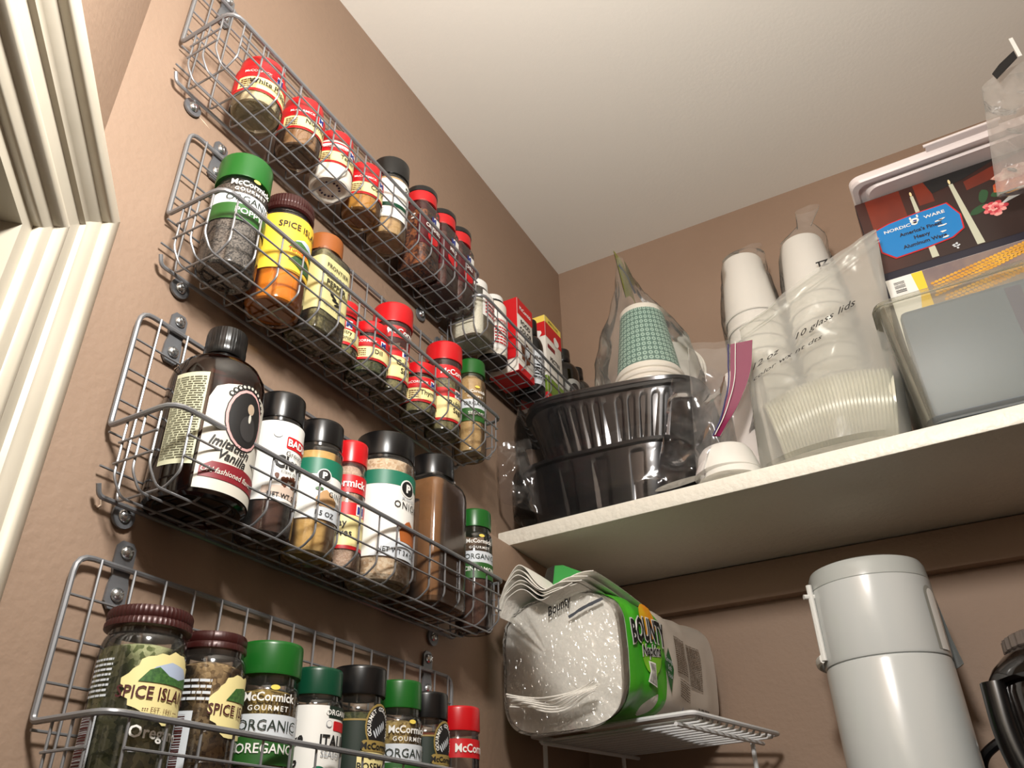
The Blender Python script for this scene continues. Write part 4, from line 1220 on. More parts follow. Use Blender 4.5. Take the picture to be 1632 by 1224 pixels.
# foam cups in tall sleeves behind
cupm = new_mesh('foam_cup', *lathe([(0.0385, 0.0), (0.0400, 0.001), (0.0402, 0.005), (0.0385, 0.0065), (0.0292, 0.104), (0.0278, 0.1075), (0.0255, 0.1085), (0.0245, 0.106), (0, 0.106)], seg=36)); cupm.materials.append(FOAM)
for si, (x, y, n_) in enumerate(((0.322, -0.060, 15), (0.408, -0.058, 15))):
    for i in range(n_):
        lb = 'white foam cup, %s from the top of the sleeve behind the %s' % (['fifteenth', 'fourteenth', 'thirteenth', 'twelfth', 'eleventh', 'tenth', 'ninth', 'eighth', 'seventh', 'sixth', 'fifth', 'fourth', 'third', 'second', 'first'][i], 'magenta-zip bag' if si == 0 else 'handwritten bag')
        tag(obj('foam_cup', cupm, FOAM, None, (x, y, SH + i * 0.0215)), lb, 'cup', 'foam cups in sleeve %d' % (si + 1))
    sl = thing('cup_sleeve', 'clear film sleeve with gathered end around the foam cups %s' % ('behind the magenta-zip bag' if si == 0 else 'behind the handwritten bag'), 'bag')
    hh = (n_ - 1) * 0.0215 + 0.110
    keys = [(x, y, SH, 0.042, 0.042, 0), (x, y, SH + hh * 0.4, 0.043, 0.043, 0), (x, y, SH + hh * 0.75, 0.043, 0.042, 0), (x, y, SH + hh * 0.93, 0.034, 0.034, 0), (x + 0.004, y, SH + hh * 1.0, 0.031, 0.031, 0)]
    if si == 1:
        keys += [(x + 0.012, y - 0.03, SH + hh + 0.006, 0.010, 0.008, 0), (x + 0.022, y - 0.035, SH + hh + 0.030, 0.016, 0.006, 0)]
    else:
        keys += [(x + 0.010, y - 0.01, SH + hh + 0.006, 0.014, 0.010, 0), (x + 0.018, y - 0.012, SH + hh + 0.012, 0.016, 0.008, 0)]
    obj('film', sack(dense(keys, 48), 2.0, 40, 0.0026, 31 + si, 30), BAG, sl)
obj('printed_mark', ([Vector((p[0] + 0.430, -0.1015, p[1] + SH + 0.335)) for p in txt('TZ', 0.012, 0.05)[0]], txt('TZ', 0.012, 0.05)[1]), INK, sl)

# clear lids in the handwritten zip bag
LIDM = film('clear_lid_plastic', (250, 250, 244), 0.03, 0.72, 0.28, milkc=(248, 246, 228), ior=1.3)
ldm = lathe([(0.0, 0.006), (0.030, 0.006), (0.036, 0.004), (0.038, 0.0), (0.0455, -0.0004), (0.0475, 0.0012), (0.0478, 0.0036), (0.0466, 0.0040), (0.0462, 0.0016), (0.044, 0.0006), (0.039, 0.0010), (0.0372, 0.0048), (0.0305, 0.0072), (0, 0.0072)], seg=44)
ldm = new_mesh('cup_lid', *xf(ldm, Matrix.Rotation(math.radians(90), 4, 'Y')))
ldm.materials.append(LIDM)
NL = 34
ORD = ['first', 'second', 'third', 'fourth', 'fifth', 'sixth', 'seventh', 'eighth', 'ninth', 'tenth', 'eleventh', 'twelfth', 'thirteenth', 'fourteenth', 'fifteenth', 'sixteenth', 'seventeenth', 'eighteenth', 'nineteenth', 'twentieth', 'twenty-first', 'twenty-second', 'twenty-third', 'twenty-fourth', 'twenty-fifth', 'twenty-sixth', 'twenty-seventh', 'twenty-eighth', 'twenty-ninth', 'thirtieth', 'thirty-first', 'thirty-second', 'thirty-third', 'thirty-fourth']
for i in range(NL):
    a = i / (NL - 1)
    o_ = obj('cup_cover', ldm, LIDM, None, (0.336 + a * 0.121, -0.184 - 0.010 * a, SH + 0.0515 + 0.012 * math.sin(a * math.pi)))
    o_.rotation_euler = (0, math.radians(blend(-9, 9, a)), math.radians(8))
    tag(o_, 'clear plastic lid on edge, %s from the left in the handwritten zip bag' % ORD[i], 'lid', 'clear lids in the zip bag')
hb = thing('zip_bag', 'large frosted zip bag of clear lids with black handwriting', 'bag')
HC = [(0.318, -0.212, SH + 0.001), (0.470, -0.222, SH + 0.001), (0.500, -0.196, SH + 0.288), (0.322, -0.190, SH + 0.212)]
bfront = lambda a, b: 0.004 + 0.034 * (1.0 if b < 0.30 else max(0.0, 1 - (b - 0.30) / 0.45) ** 1.3) * min(1.0, b * 14 + 0.85)
bfun = lambda a, b: 0.043 * (1 - b) ** 0.8 * min(1, b * 6 + 0.25) + 0.003
obj('film', pouch(HC, lambda a, b: bfront(a, b), lambda a, b: bfun(a, b) * 1.5, 56, 64, 0.004, 41, 20, side_p=0.4), FROST, hb)
BLv, BRv, TRv, TLv = [Vector(c) for c in HC]
HN = (BRv - BLv).cross(TLv - BLv).normalized()
def hmap(u, v_, off):
    p = blend(blend(BLv, BRv, u), blend(TLv, TRv, u), v_)
    edge = max(0.0, 4 * u * (1 - u)) ** 0.4
    return p + HN * (edge * bfront(u, v_) + off)
def hand(s, u, v_, size, xs=1.0, rot=0.0):
    t_ = txt(s, 1.0, 0.006, xs, 0.35, 'LEFT', 1.05)
    c, s_ = math.cos(rot), math.sin(rot)
    pts = [(u + (p[0] * c - p[1] * s_) * size / 0.165, v_ + (p[0] * s_ + p[1] * c) * size / 0.25) for p in t_[0]]
    decal('handwriting', (pts, t_[1]), hmap, 0.0085, INK, hb, 0.02, 0.02)
hand('12 oz', 0.05, 0.635, 0.0145, 1.0, 0.02)
hand('10 glass lids', 0.37, 0.660, 0.0140, 1.0, 0.02)
hand('color wx nt dts', 0.06, 0.545, 0.0100, 1.25, 0.05)
for dz, r_ in ((-0.004, 0.0012), (-0.016, 0.0008), (-0.020, 0.0008)):
    obj('zip_ridge', tube([blend(TLv, TRv, i / 12) + HN * 0.003 + Vector((0, 0, dz)) for i in range(13)], r_, 6), FROST, hb)

# translucent bin with the cake-pan box
BINM = film('translucent_bin', (236, 236, 230), 0.0, 0.17, 0.4, milkc=(206, 202, 184), ior=1.3)
bn = thing('storage_bin', 'translucent grey plastic bin at the shelf edge under the cake-pan box', 'bin', (0.655, -0.140, SH))
def bsec(s): return section(7.0, 96, 0.178 * s, 0.122 * s if s < 1.01 else 0.122 + 0.178 * (s - 1))
def loft_secs(secs):
    v, f = [], []
    n = len(secs[0][0])
    for cs, z in secs:
        v += [(c[0], c[1], z) for c in cs]
    for r in range(len(secs) - 1):
        for i in range(n):
            j_ = (i + 1) % n
            f.append((r * n + i, r * n + j_, (r + 1) * n + j_, (r + 1) * n + i))
    return v, f, n
def rsec(hx, hy, rad=0.014):
    p = []
    for cx, cy, a0 in ((hx - rad, hy - rad, 0), (-hx + rad, hy - rad, 90), (-hx + rad, -hy + rad, 180), (hx - rad, -hy + rad, 270)):
        for k_ in range(7):
            a = math.radians(a0 + k_ * 15)
            p.append((cx + rad * math.cos(a), cy + rad * math.sin(a)))
    return p
v, f, n_ = loft_secs([(rsec(0.166, 0.112), 0.004), (rsec(0.170, 0.116), 0.0), (rsec(0.1735, 0.1185), 0.006), (rsec(0.181, 0.124), 0.131), (rsec(0.1855, 0.128), 0.133), (rsec(0.1855, 0.128), 0.141), (rsec(0.183, 0.126), 0.143), (rsec(0.179, 0.122), 0.141), (rsec(0.170, 0.115), 0.008)])
f.append(tuple(range(n_ - 1, -1, -1)))
obj('bin_shell', (v, f), BINM, bn)
obj('rim_line', tube([(c[0], c[1], 0.1365) for c in rsec(0.1862, 0.1287)], 0.0012, 5, True), BINM, bn)
SLATE = mat('slate_box', (112, 136, 176), 0.5, c2=(104, 126, 164), nscale=10)
sb = thing('plastic_box', 'slate grey plastic box seen through the translucent bin', 'box', (0.650, -0.2165, SH + 0.0095))
obj('shell', box(-0.158, 0.155, -0.032, 0.022, 0, 0.126, 0.006), SLATE, sb)
obj('strip', box(-0.062, -0.048, -0.0328, -0.0322, 0.012, 0.118), mat('violet_strip', (96, 98, 150), 0.5), sb)
obj('strip', box(-0.020, 0.006, -0.0328, -0.0322, 0.070, 0.118), mat('dark_strip', (70, 78, 88), 0.5), sb)

DARKW = mat('dark_wood_photo', (44, 26, 22), 0.4, c2=(70, 34, 26), nscale=5, contrast=(0.4, 0.7))
NB = mat('box_navy', (30, 28, 44), 0.45)
bx = thing('cake_pan_box', 'printed cake-pan box with blue badge, candles and corn picture', 'box', (0.655, -0.100, SH + 0.0095), 0)
BXW, BXH = 0.336, 0.352
BX0 = -BXW / 2
body = obj('carton', box(-BXW / 2, BXW / 2, -0.062, 0.062, 0, BXH, 0.001), NB, bx)
bm_ = plane_map((BX0, -0.062, 0), (1, 0, 0), (0, 0, 1))
def bd(name, vf, m, off, cell=0.2):
    return decal(name, vf, bm_, off, m, body, cell)
# u = x - 0.487, v = z - (SH + 0.0095); the picture panel covers v 0.238 .. 0.352
bd('picture', rect(0.0005, BXW - 0.0005, 0.237, BXH - 0.0005), DARKW, 0.0002)
WOODR = mat('red_wood_photo', (120, 44, 24), 0.4, c2=(86, 30, 20), nscale=14)
bd('picture', rect(0.012, 0.052, 0.300, 0.3512), WOODR, 0.0003)
bd('picture', rect(0.068, 0.085, 0.318, 0.3512), WOODR, 0.0003)
bd('picture', poly([(0.120, 0.318), (0.158, 0.324), (0.200, 0.333), (0.200, 0.350), (0.150, 0.340), (0.120, 0.332)]), WOODR, 0.0003)
bd('picture', poly([(0.085, 0.330), (0.120, 0.336), (0.165, 0.3515), (0.080, 0.3515)]), INK, 0.0004)
CAND = mat('candle_print', (196, 198, 176), 0.5)
bd('picture', poly([(0.0610, 0.239), (0.0685, 0.239), (0.0650, 0.336), (0.0615, 0.336)]), CAND, 0.0005)
bd('picture', poly([(0.1085, 0.2385), (0.1165, 0.2385), (0.1090, 0.3345), (0.1045, 0.3345)]), CAND, 0.0005)
FLAME = mat('flame_print', (250, 226, 170), 0.5)
bd('picture', ell(0.0632, 0.3395, 0.0013, 0.0035, 10), FLAME, 0.0006)
bd('picture', ell(0.1062, 0.3385, 0.0013, 0.0038, 10), FLAME, 0.0006)
def badge(k_):
    return poly([(0.013 - 0.012 * k_ + 0.012 * (1 - k_) * 0, 0.2655 - 0 * k_), (0.030, 0.2515 - 0.002 * k_), (0.088, 0.2515 - 0.002 * k_), (0.1035 + 0.0015 * k_, 0.2665), (0.1035 + 0.0015 * k_, 0.2905), (0.094, 0.3085 + 0.0015 * k_), (0.050, 0.3125 + 0.0018 * k_), (0.0135, 0.3105 + 0.0015 * k_), (0.0125 - 0.0015 * k_, 0.309)])
bp_ = [(0.0135, 0.268), (0.026, 0.2545), (0.060, 0.2560), (0.088, 0.2590), (0.1015, 0.2670), (0.1035, 0.2870), (0.0945, 0.3085), (0.060, 0.3080), (0.030, 0.3055), (0.0135, 0.3010)]
cx_, cy_ = 0.058, 0.282
bd('badge_border', poly([(cx_ + (p[0] - cx_) * 1.035, cy_ + (p[1] - cy_) * 1.06) for p in bp_]), REDP, 0.0008)
bg = bd('badge', poly(bp_), mat('badge_blue', (10, 124, 196), 0.4), 0.0011)
def bt(s, u_, v_, size, m, bold=0.02, xs=1.0):
    decal('lettering', at(txt(s, size, bold, xs), u_, v_), bm_, 0.0015, m, bg, 0.5)
bt('NORDIC', 0.0365, 0.2945, 0.0062, WHITE, 0.02, 1.25)
bt('WARE', 0.0790, 0.2985, 0.0062, WHITE, 0.02, 1.3)
for a, b, c, d in ((0.0575, 0.2985, 0.0050, 0.0042), (0.0535, 0.3030, 0.0011, 0.0026), (0.0615, 0.3040, 0.0011, 0.0026), (0.0565, 0.2945, 0.0036, 0.0024)):
    decal('emblem', ell(a, b, c, d, 14, 0.3, 4), bm_, 0.0013, WHITE, bg, 0.5)
decal('emblem', ell(0.0575, 0.2980, 0.0022, 0.0011, 10, 0.6, 5), bm_, 0.0016, BLUE, bg, 0.5)
bt("America's Finest", 0.0600, 0.2838, 0.0070, NB, 0.03, 1.0)
bt('Heavy', 0.0590, 0.2745, 0.0070, NB, 0.03, 1.0)
bt('Aluminum Ware', 0.0600, 0.2650, 0.0070, NB, 0.03, 1.0)
for i, (a, b) in enumerate(((0.0805, 0.2872), (0.0845, 0.2880), (0.0825, 0.2790), (0.0815, 0.2700), (0.0825, 0.2618))):
    decal('scuff', ell(a, b, 0.0040, 0.0012, 10, 0.8, i), bm_, 0.0018, WHITE, bg, 0.5)
for i, (a, b) in enumerate(((0.086, 0.2475), (0.0895, 0.2485), (0.0905, 0.2455), (0.0870, 0.2450), (0.0890, 0.2425))):
    bd('scuff', ell(a, b, 0.0016, 0.0013, 8, 0.9, i), PALE, 0.0006)
# rose and leaves, cake
LEAF = mat('leaf_print', (38, 78, 44), 0.5)
for i, (a, b, r_) in enumerate(((0.123, 0.285, 0.4), (0.133, 0.302, 1.2), (0.150, 0.300, 0.2))):
    bd('picture', at(ell(0, 0, 0.010, 0.005, 12, 0.2, i), a, b, r_), LEAF, 0.0005)
PET = [mat('petal_%d' % i, c, 0.5) for i, c in enumerate(((198, 62, 74), (228, 120, 122), (236, 168, 160)))]
rr = random.Random(11)
for i in range(26):
    r_ = 0.0125 * (1 - i / 30)
    a = i * 2.4
    bd('picture', ell(0.1385 + r_ * 0.8 * math.cos(a), 0.2800 + r_ * 0.75 * math.sin(a), 0.0042 * (1 - i / 40), 0.0032 * (1 - i / 40), 9, 0.4, i), PET[i % 3], 0.0007 + i * 0.00003)
bd('picture', poly([(0.143, 0.2815), (0.175, 0.290), (0.230, 0.292), (0.230, 0.2995), (0.170, 0.300)]), mat('plate_print', (196, 204, 206), 0.5), 0.0006)
bd('picture', poly([(0.144, 0.302), (0.152, 0.299), (0.230, 0.299), (0.230, 0.320), (0.160, 0.322), (0.146, 0.312)]), mat('cake_print', (170, 62, 30), 0.5, c2=(214, 120, 60), nscale=120), 0.0007)
bd('picture', ell(0.172, 0.322, 0.022, 0.009, 16, 0.4, 5), mat('icing_print', (222, 200, 184), 0.5, c2=(190, 130, 116), nscale=200), 0.0008)
# corn panel below
bd('panel', rect(0.006, BXW - 0.001, 0.120, 0.2265), WHITE, 0.0003)
bd('barcode', bars(0.0135, 0.0250, 0.205, 0.2200, 9, 6, False), INK, 0.0006)
bd('barcode', para(0.0125, 0.026, 0.203, 0.221, 3, 2, 0.25), WHITE, 0.0008)
bd('panel', poly([(0.034, 0.2262), (0.060, 0.2262), (0.058, 0.160), (0.030, 0.160), (0.037, 0.195)]), mat('corn_yellow', (246, 204, 50), 0.5), 0.0004)
bd('panel', rect(0.046, BXW - 0.001, 0.150, 0.2262), mat('corn_back', (120, 104, 104), 0.5, c2=(150, 130, 116), nscale=30), 0.0005)
KERN = mat('kernel_print', (226, 172, 58), 0.45, c2=(206, 144, 44), nscale=60)
kern = []
for cob, (u0_, v0_, u1_, v1_, rw) in enumerate(((0.052, 0.2000, 0.150, 0.2235, 5), (0.060, 0.1830, 0.165, 0.2040, 4))):
    for r_ in range(rw):
        for i in range(24):
            a = i / 23
            uu = blend(u0_, u1_, a) + (r_ % 2) * 0.002
            vv = blend(v0_, v1_, a) - 0.012 + r_ * 0.0042 * (1 - 0.35 * a)
            if vv < 0.2245:
                kern.append(ell(uu, vv, 0.0022, 0.0019, 8))
bd('kernels', join(*kern), KERN, 0.0008)['kind'] = 'stuff'
bd('picture', ell(0.166, 0.203, 0.0045, 0.0032, 10), mat('corn_yellow', (246, 204, 50), 0.5), 0.0008)
# left side of the carton
sm_ = plane_map((BX0, 0.062, 0), (0, -1, 0), (0, 0, 1))
decal('picture', rect(0.004, 0.120, 0.236, 0.350), sm_, 0.0004, mat('side_wood_photo', (96, 40, 28), 0.4), body, 0.3)
decal('badge', rect(0.100, 0.123, 0.215, 0.236), sm_, 0.0005, mat('badge_blue', (10, 124, 196), 0.4), body, 0.3)
decal('panel', rect(0.100, 0.123, 0.195, 0.212), sm_, 0.0005, YEL, body, 0.3)

# white container lid lying on the box
LIDW = mat('lid_white', (222, 212, 210), 0.4)
ld_ = thing('container_lid', 'white plastic container lid with a tab lying on the cake-pan box', 'lid', (0.675, -0.120, SH + 0.0095 + BXH + 0.0005), math.radians(-1))
v, f, n_ = loft_secs([(rsec(0.165, 0.062), 0.0005), (rsec(0.168, 0.065), 0.0), (rsec(0.171, 0.067), 0.005), (rsec(0.177, 0.073), 0.005), (rsec(0.179, 0.075), 0.001), (rsec(0.185, 0.081), 0.001), (rsec(0.187, 0.083), 0.004), (rsec(0.187, 0.083), 0.011), (rsec(0.184, 0.080), 0.014), (rsec(0.160, 0.058), 0.014)])
f.append(tuple(range(n_ - 1, -1, -1)))
f.append(tuple((9 * n_ + i) for i in range(n_)))
obj('lid_shell', (v, f), LIDW, ld_)
obj('pull_tab', box(-0.096, -0.018, -0.0925, -0.080, 0.0085, 0.0120, 0.0012), LIDW, ld_)
obj('tab_hinge', tube([(-0.098, -0.0925, 0.0105), (-0.016, -0.0925, 0.0105)], 0.0020, 8), LIDW, ld_)

# clear bag hanging over the box, right edge of the view
rb = thing('crumpled_bag', 'crumpled clear bag with black mark in front of the box at the right edge', 'bag')
obj('film', pouch([(0.624, -0.205, SH + 0.272), (0.760, -0.205, SH + 0.254), (0.800, -0.225, SH + 0.440), (0.652, -0.222, SH + 0.418)], lambda a, b: 0.010, lambda a, b: 0.008, 44, 44, 0.0045, 61, 34), film('crinkled_bag', (246, 242, 240), 0.0, 0.26, 0.25, bump=0.6, bscale=60, ior=1.3), rb)
obj('black_mark', ([(0.664, -0.244, SH + 0.402), (0.690, -0.246, SH + 0.420), (0.690, -0.246, SH + 0.432), (0.672, -0.245, SH + 0.421), (0.662, -0.244, SH + 0.412), (0.664, -0.243, SH + 0.402), (0.690, -0.245, SH + 0.420), (0.690, -0.245, SH + 0.432), (0.672, -0.244, SH + 0.421), (0.662, -0.243, SH + 0.412)],
     [(0, 1, 2, 3, 4), (9, 8, 7, 6, 5)] + [(i, (i + 1) % 5, (i + 1) % 5 + 5, i + 5) for i in range(5)]), INK, rb)
bs = obj('white_mark', box(0.691, 0.695, -0.2465, -0.2455, SH + 0.420, SH + 0.452), WHITE, rb)

# ------------------------------------------------------------------ wire stand, napkins, jug, coffee pot
WW = mat('white_wire', (214, 216, 218), 0.35)
WZ = 1.647
u_ = Vector((-0.9816, 0.1908, 0)); v_ = Vector((0.1908, 0.9816, 0))
FR = Vector((0.214, -0.232, 0))
WL, WD = 0.200, 0.194
st = thing('wire_stand', 'white wire shelf stand carrying the napkin pack', 'stand')
def sp_(a, b, z): 
    p = FR + u_ * a + v_ * b
    return Vector((p.x, p.y, z))
obj('frame', tube(rounded([sp_(0, 0, WZ), sp_(WL, 0, WZ), sp_(WL, WD, WZ), sp_(0, WD, WZ)], 0.006, 3, True), 0.0026, 8, True), WW, st)
for i in range(12):
    b = WD * (i + 0.75) / 12.6
    obj('wire', tube([sp_(0.003, b, WZ - 0.0045), sp_(WL - 0.003, b, WZ - 0.0045)], 0.0014, 6), WW, st)
    obj('wire_tip', tube([sp_(0.0035, b, WZ - 0.0045), sp_(0.001, b, WZ)], 0.0014, 6), WW, st)
for a in (0.02, WL - 0.015):
    obj('cross_bar', tube([sp_(a, 0, WZ - 0.008), sp_(a, WD, WZ - 0.008)], 0.0022, 6), WW, st)
for a, b in ((0.024, WD - 0.02), (WL - 0.012, WD - 0.03), (WL - 0.010, 0.012)):
    obj('leg', tube([sp_(a, b, WZ - 0.006), sp_(a, b, SZ2 + 0.001)], 0.0026, 8), WW, st)

# napkins
NAPW = mat('napkin_white', (236, 233, 225), 0.8, bump=0.5, bscale=180)
FILMN = film('napkin_film', (252, 252, 252), 0.10, 0.05, 0.16, bump=1.0, bscale=95)
PG = mat('pack_green', (52, 160, 40), 0.3, c2=(84, 178, 40), nscale=12, bump=0.5, bscale=40)
PW = mat('pack_white', (206, 196, 184), 0.35, bump=0.4, bscale=30)
rz_n = math.radians(-7)
npk = thing('napkin_pack', 'opened green and white pack of paper napkins on the wire stand', 'napkins', (0.095, -0.270, WZ + 0.003), rz_n)
NW, ND, NH = 0.069, 0.238, 0.122     # half width, depth, height
def npoint(a, d, b):
    """a: -1..1 across, d: 0..1 depth, b: 0..1 height -> lumpy pack body"""
    n3 = 7.0
    x = a * NW * (1 + 0.06 * math.sin(b * 3.1) + 0.05 * math.sin(d * 6.0) - 0.05 * max(0, d - 0.85) * 6)
    z = b * NH * (1.0 + 0.06 * math.cos(a * 2.2) - 0.03 * math.sin(d * 5)) + (0.010 * (1 - b) * (abs(a) ** 3) if d < 0.3 else 0.004 * (1 - b) * abs(a) ** 3)
    y = d * ND + 0.005 * math.cos(a * 2.0) * math.sin(b * 3.1) * (-1 if d < 0.5 else 1)
    if d < 0.15:
        z -= 0.016 * (0.15 - d) / 0.15 * (1 - 0.6 * b)
    q = Vector((x, y, z)) * 28
    w_ = (0.0008 if d < 0.1 else 0.0022) * noise.noise(q) + 0.0008 * noise.noise(q * 2.4) + (0.0006 * noise.noise(Vector((x * 320, y * 90, z * 110))) if d < 0.1 else 0.0)
    return Vector((x + w_ * (1 if a > 0 else -1) * abs(a), y - w_ * (1 if d < 0.5 else 0), z + w_ * (b if b > 0.2 else 0)))
def npatch(fn, nu, nv, flip=False):
    v = [fn(i / nu, j_ / nv) for j_ in range(nv + 1) for i in range(nu + 1)]
    f = []
    for j_ in range(nv):
        for i in range(nu):
            o_ = j_ * (nu + 1) + i
            q = (o_, o_ + 1, o_ + nu + 2, o_ + nu + 1)
            f.append(q[::-1] if flip else q)
    return v, f
SQ = section(6.0, 80)
def pack_ring(d, s=1.0):
    return [npoint(c[0] * s, d, 0.5 + 0.5 * c[1] * s) for c in SQ]
def pack_tube(ds, cap0=False, cap1=False, s=1.0):
    v, f = [], []
    n = len(SQ)
    for d in ds:
        v += pack_ring(d, s)
    for r in range(len(ds) - 1):
        for i in range(n):
            j_ = (i + 1) % n
            f.append((r * n + i, r * n + j_, (r + 1) * n + j_, (r + 1) * n + i))
    if cap0 or cap1:
        for on, d, base in ((cap0, ds[0], 0), (cap1, ds[-1], (len(ds) - 1) * n)):
            if not on:
                continue
            prev = list(range(base, base + n))
            for s2 in (0.9, 0.75, 0.5, 0.25):
                st_ = len(v)
                v += pack_ring(d, s * s2)
                for i in range(n):
                    j_ = (i + 1) % n
                    f.append((prev[i], prev[j_], st_ + j_, st_ + i))
                prev = list(range(st_, st_ + n))
            f.append(tuple(prev))
    return v, f
obj('napkins', pack_tube([0.0, 0.02, 0.06, 0.15, 0.3, 0.5, 0.7, 0.85, 0.95], True, True, 0.965), NAPW, npk)
obj('wrapper_green', pack_tube([0.035 + 0.325 * i / 14 for i in range(15)], s=0.985), PG, npk)
wh = obj('wrapper_white', pack_tube([0.36 + 0.63 * i / 16 for i in range(17)], False, True, 0.985), PW, npk)
obj('front_film', pack_tube([0.036, 0.02, 0.005, -0.012, -0.022], False, True, 0.975), FILMN, npk)
# stacked sheet edges along the bottom of the open face
for i in range(6):
    zz = 0.004 + i * 0.0022
    pth = [Vector((blend(-0.050, 0.052, k_ / 16), -0.0215 + 0.003 * math.sin(k_ * 0.7 + i) - 0.0006 * i, zz + 0.0035 * math.sin(k_ * 0.55) * (1 - i / 8) + 0.008 * (abs(k_ - 8) / 8) ** 3)) for k_ in range(17)]
    obj('sheet_edge', tube(pth, 0.0008, 5), NAPW, npk)
# loose curled napkins on top
for i in range(6):
    vv, ff = [], []
    for d in range(9):
        for a in range(33):
            aa = a / 32
            x = blend(-0.0655 + 0.001 * i, 0.058 - 0.006 * i, aa)
            hump = (0.0270 - 0.0035 * i) * math.exp(-((aa - 0.25 - 0.01 * i) / (0.15 + 0.012 * i)) ** 2)
            dip = -0.006 * math.exp(-((aa - 0.58) / 0.14) ** 2)
            z = NH * 1.045 + 0.0010 - 0.0020 * i + hump + dip - 0.016 * max(0.0, 0.10 - aa) / 0.10 + 0.003 * math.sin(aa * 9 + i) * aa
            vv.append((x, -0.022 - 0.0010 * ((i * 2) % 5) + d * 0.013, z - 0.012 * (d / 8) ** 1.5))
    for d in range(8):
        for a in range(32):
            o_ = d * 33 + a
            ff.append((o_, o_ + 1, o_ + 34, o_ + 33))
    n0 = len(vv)
    vv += [(p[0], p[1], p[2] - 0.0008) for p in vv]
    ff += [tuple(q + n0 for q in fc[::-1]) for fc in ff]
    for a in range(32):
        ff.append((a + 1, a, n0 + a, n0 + a + 1))
    obj('loose_napkin', (vv, ff), NAPW, npk)
# torn green flap standing up behind
fl = [(-0.030, 0.030, NH + 0.004), (0.048, 0.034, NH + 0.004), (0.020, 0.036, NH + 0.026), (-0.014, 0.036, NH + 0.0445), (-0.024, 0.034, NH + 0.0455)]
obj('torn_flap', (fl + [(p[0], p[1] + 0.0008, p[2]) for p in fl], [(0, 1, 2, 3, 4), (9, 8, 7, 6, 5)] + [(i, i + 5, (i + 1) % 5 + 5, (i + 1) % 5) for i in range(5)]), mat('flap_green', (62, 150, 74), 0.4), npk)
fl2 = [(-0.046, 0.026, NH + 0.004), (-0.028, 0.029, NH + 0.004), (-0.0235, 0.033, NH + 0.0455), (-0.032, 0.031, NH + 0.043)]
obj('torn_flap', (fl2 + [(p[0], p[1] + 0.0006, p[2]) for p in fl2], [(0, 1, 2, 3), (7, 6, 5, 4)] + [(i, i + 4, (i + 1) % 4 + 4, (i + 1) % 4) for i in range(4)]), film('flap_clear', (170, 166, 156), 0.05, 0.3, 0.2, milkc=(110, 106, 98)), npk)
# print on the right side (faces +x): u runs front to back, v up
def nside(u, v_, off):
    d = u / ND
    b = v_ / NH
    best = npoint(0.985 if abs(b - 0.5) < 0.42 else 0.97, d, b)
    return best + Vector((off + 0.0012, 0, 0))
def nd(name, vf, m, off, cell=0.006):
    return decal(name, vf, nside, off, m, npk, cell, cell)
nd('logo_back', ell(0.050, 0.094, 0.016, 0.022, 20), mat('logo_orange', (222, 120, 30), 0.4, c2=(216, 190, 40), nscale=30), 0.0004)
for s, m_, of in ((0.055, WHITE, 0.0009), (0.0, INK, 0.0016)):
    nd('lettering', at(txt('BOUNTY', 0.034, 0.03 + s * 0.8, 0.50, 0.15), 0.047, 0.082, 0.10), m_, of)
    nd('lettering', at(txt('Napkins', 0.0165, 0.02 + s, 0.70, 0.2), 0.050, 0.060, 0.14), m_, of)
for i, (a, b) in enumerate(((0.040, 0.050), (0.055, 0.046), (0.064, 0.052))):
    nd('leaf_print', at(ell(0, 0, 0.007, 0.018, 14), a, b, 0.3 - 0.3 * i), mat('lime_leaf', (120, 186, 44), 0.4), 0.0004)
nd('panel', poly([(0.040, 0.022), (0.058, 0.018), (0.056, 0.034), (0.057, 0.046), (0.043, 0.047), (0.045, 0.034)]), WHITE, 0.0008)
nd('panel', poly([(0.042, 0.023), (0.056, 0.020), (0.0545, 0.034), (0.0555, 0.044), (0.0448, 0.045), (0.0468, 0.034)]), mat('grey_photo', (120, 120, 116), 0.5, c2=(180, 178, 170), nscale=200), 0.0012)
nd('diamond', poly([(0.092, 0.024), (0.102, 0.052), (0.093, 0.076), (0.079, 0.056)]), mat('diamond_green', (22, 92, 48), 0.4), 0.0006)
for i, s in enumerate(('Strong', 'Soft', 'Thick')):
    nd('lettering', at(txt(s, 0.0075, 0.0, 0.8), 0.0905, 0.061 - i * 0.0085, -0.15), PALE, 0.0012)
TXB = mat('pack_text', (112, 98, 84), 0.6)
nd('lettering', at(para(0, 0.034, 0, 0.044, 18, 3, 0.6), 0.112, 0.050, -0.05), TXB, 0.0006)
nd('lettering', at(para(0, 0.036, 0, 0.050, 24, 5, 0.6), 0.152, 0.040, -0.05), TXB, 0.0006)
nd('lettering', at(para(0, 0.032, 0, 0.022, 8, 7, 0.5), 0.116, 0.024, -0.12), TXB, 0.0006)
nd('mark', poly([(0.122, 0.004), (0.128, 0.003), (0.127, 0.015)]), mat('mark_blue', (90, 110, 160), 0.5), 0.0006)
nd('lettering', at(bars(0, 0.030, 0, 0.012, 9, 9), 0.170, 0.006), INK, 0.0006)
nd('lettering', at(para(0, 0.030, 0, 0.012, 3, 9, 0.3), 0.170, 0.006), PW, 0.0010)
def nfront(u, v_, off):
    p = npoint(u / NW, -0.022, v_ / NH)
    return Vector((p.x, p.y - 0.001 - off, p.z))
decal('lettering', at(txt('Bounty', 0.0125, 0.02, 0.8, 0.3), 0.006, 0.108, 0.30), nfront, 0.002, INK, npk, 0.006, 0.006)
decal('mark', at(rect(-0.022, 0.022, -0.0014, 0.0014), 0.038, 0.105, 0.42), nfront, 0.002, mat('mark_slate', (70, 74, 82), 0.5), npk, 0.006, 0.006)

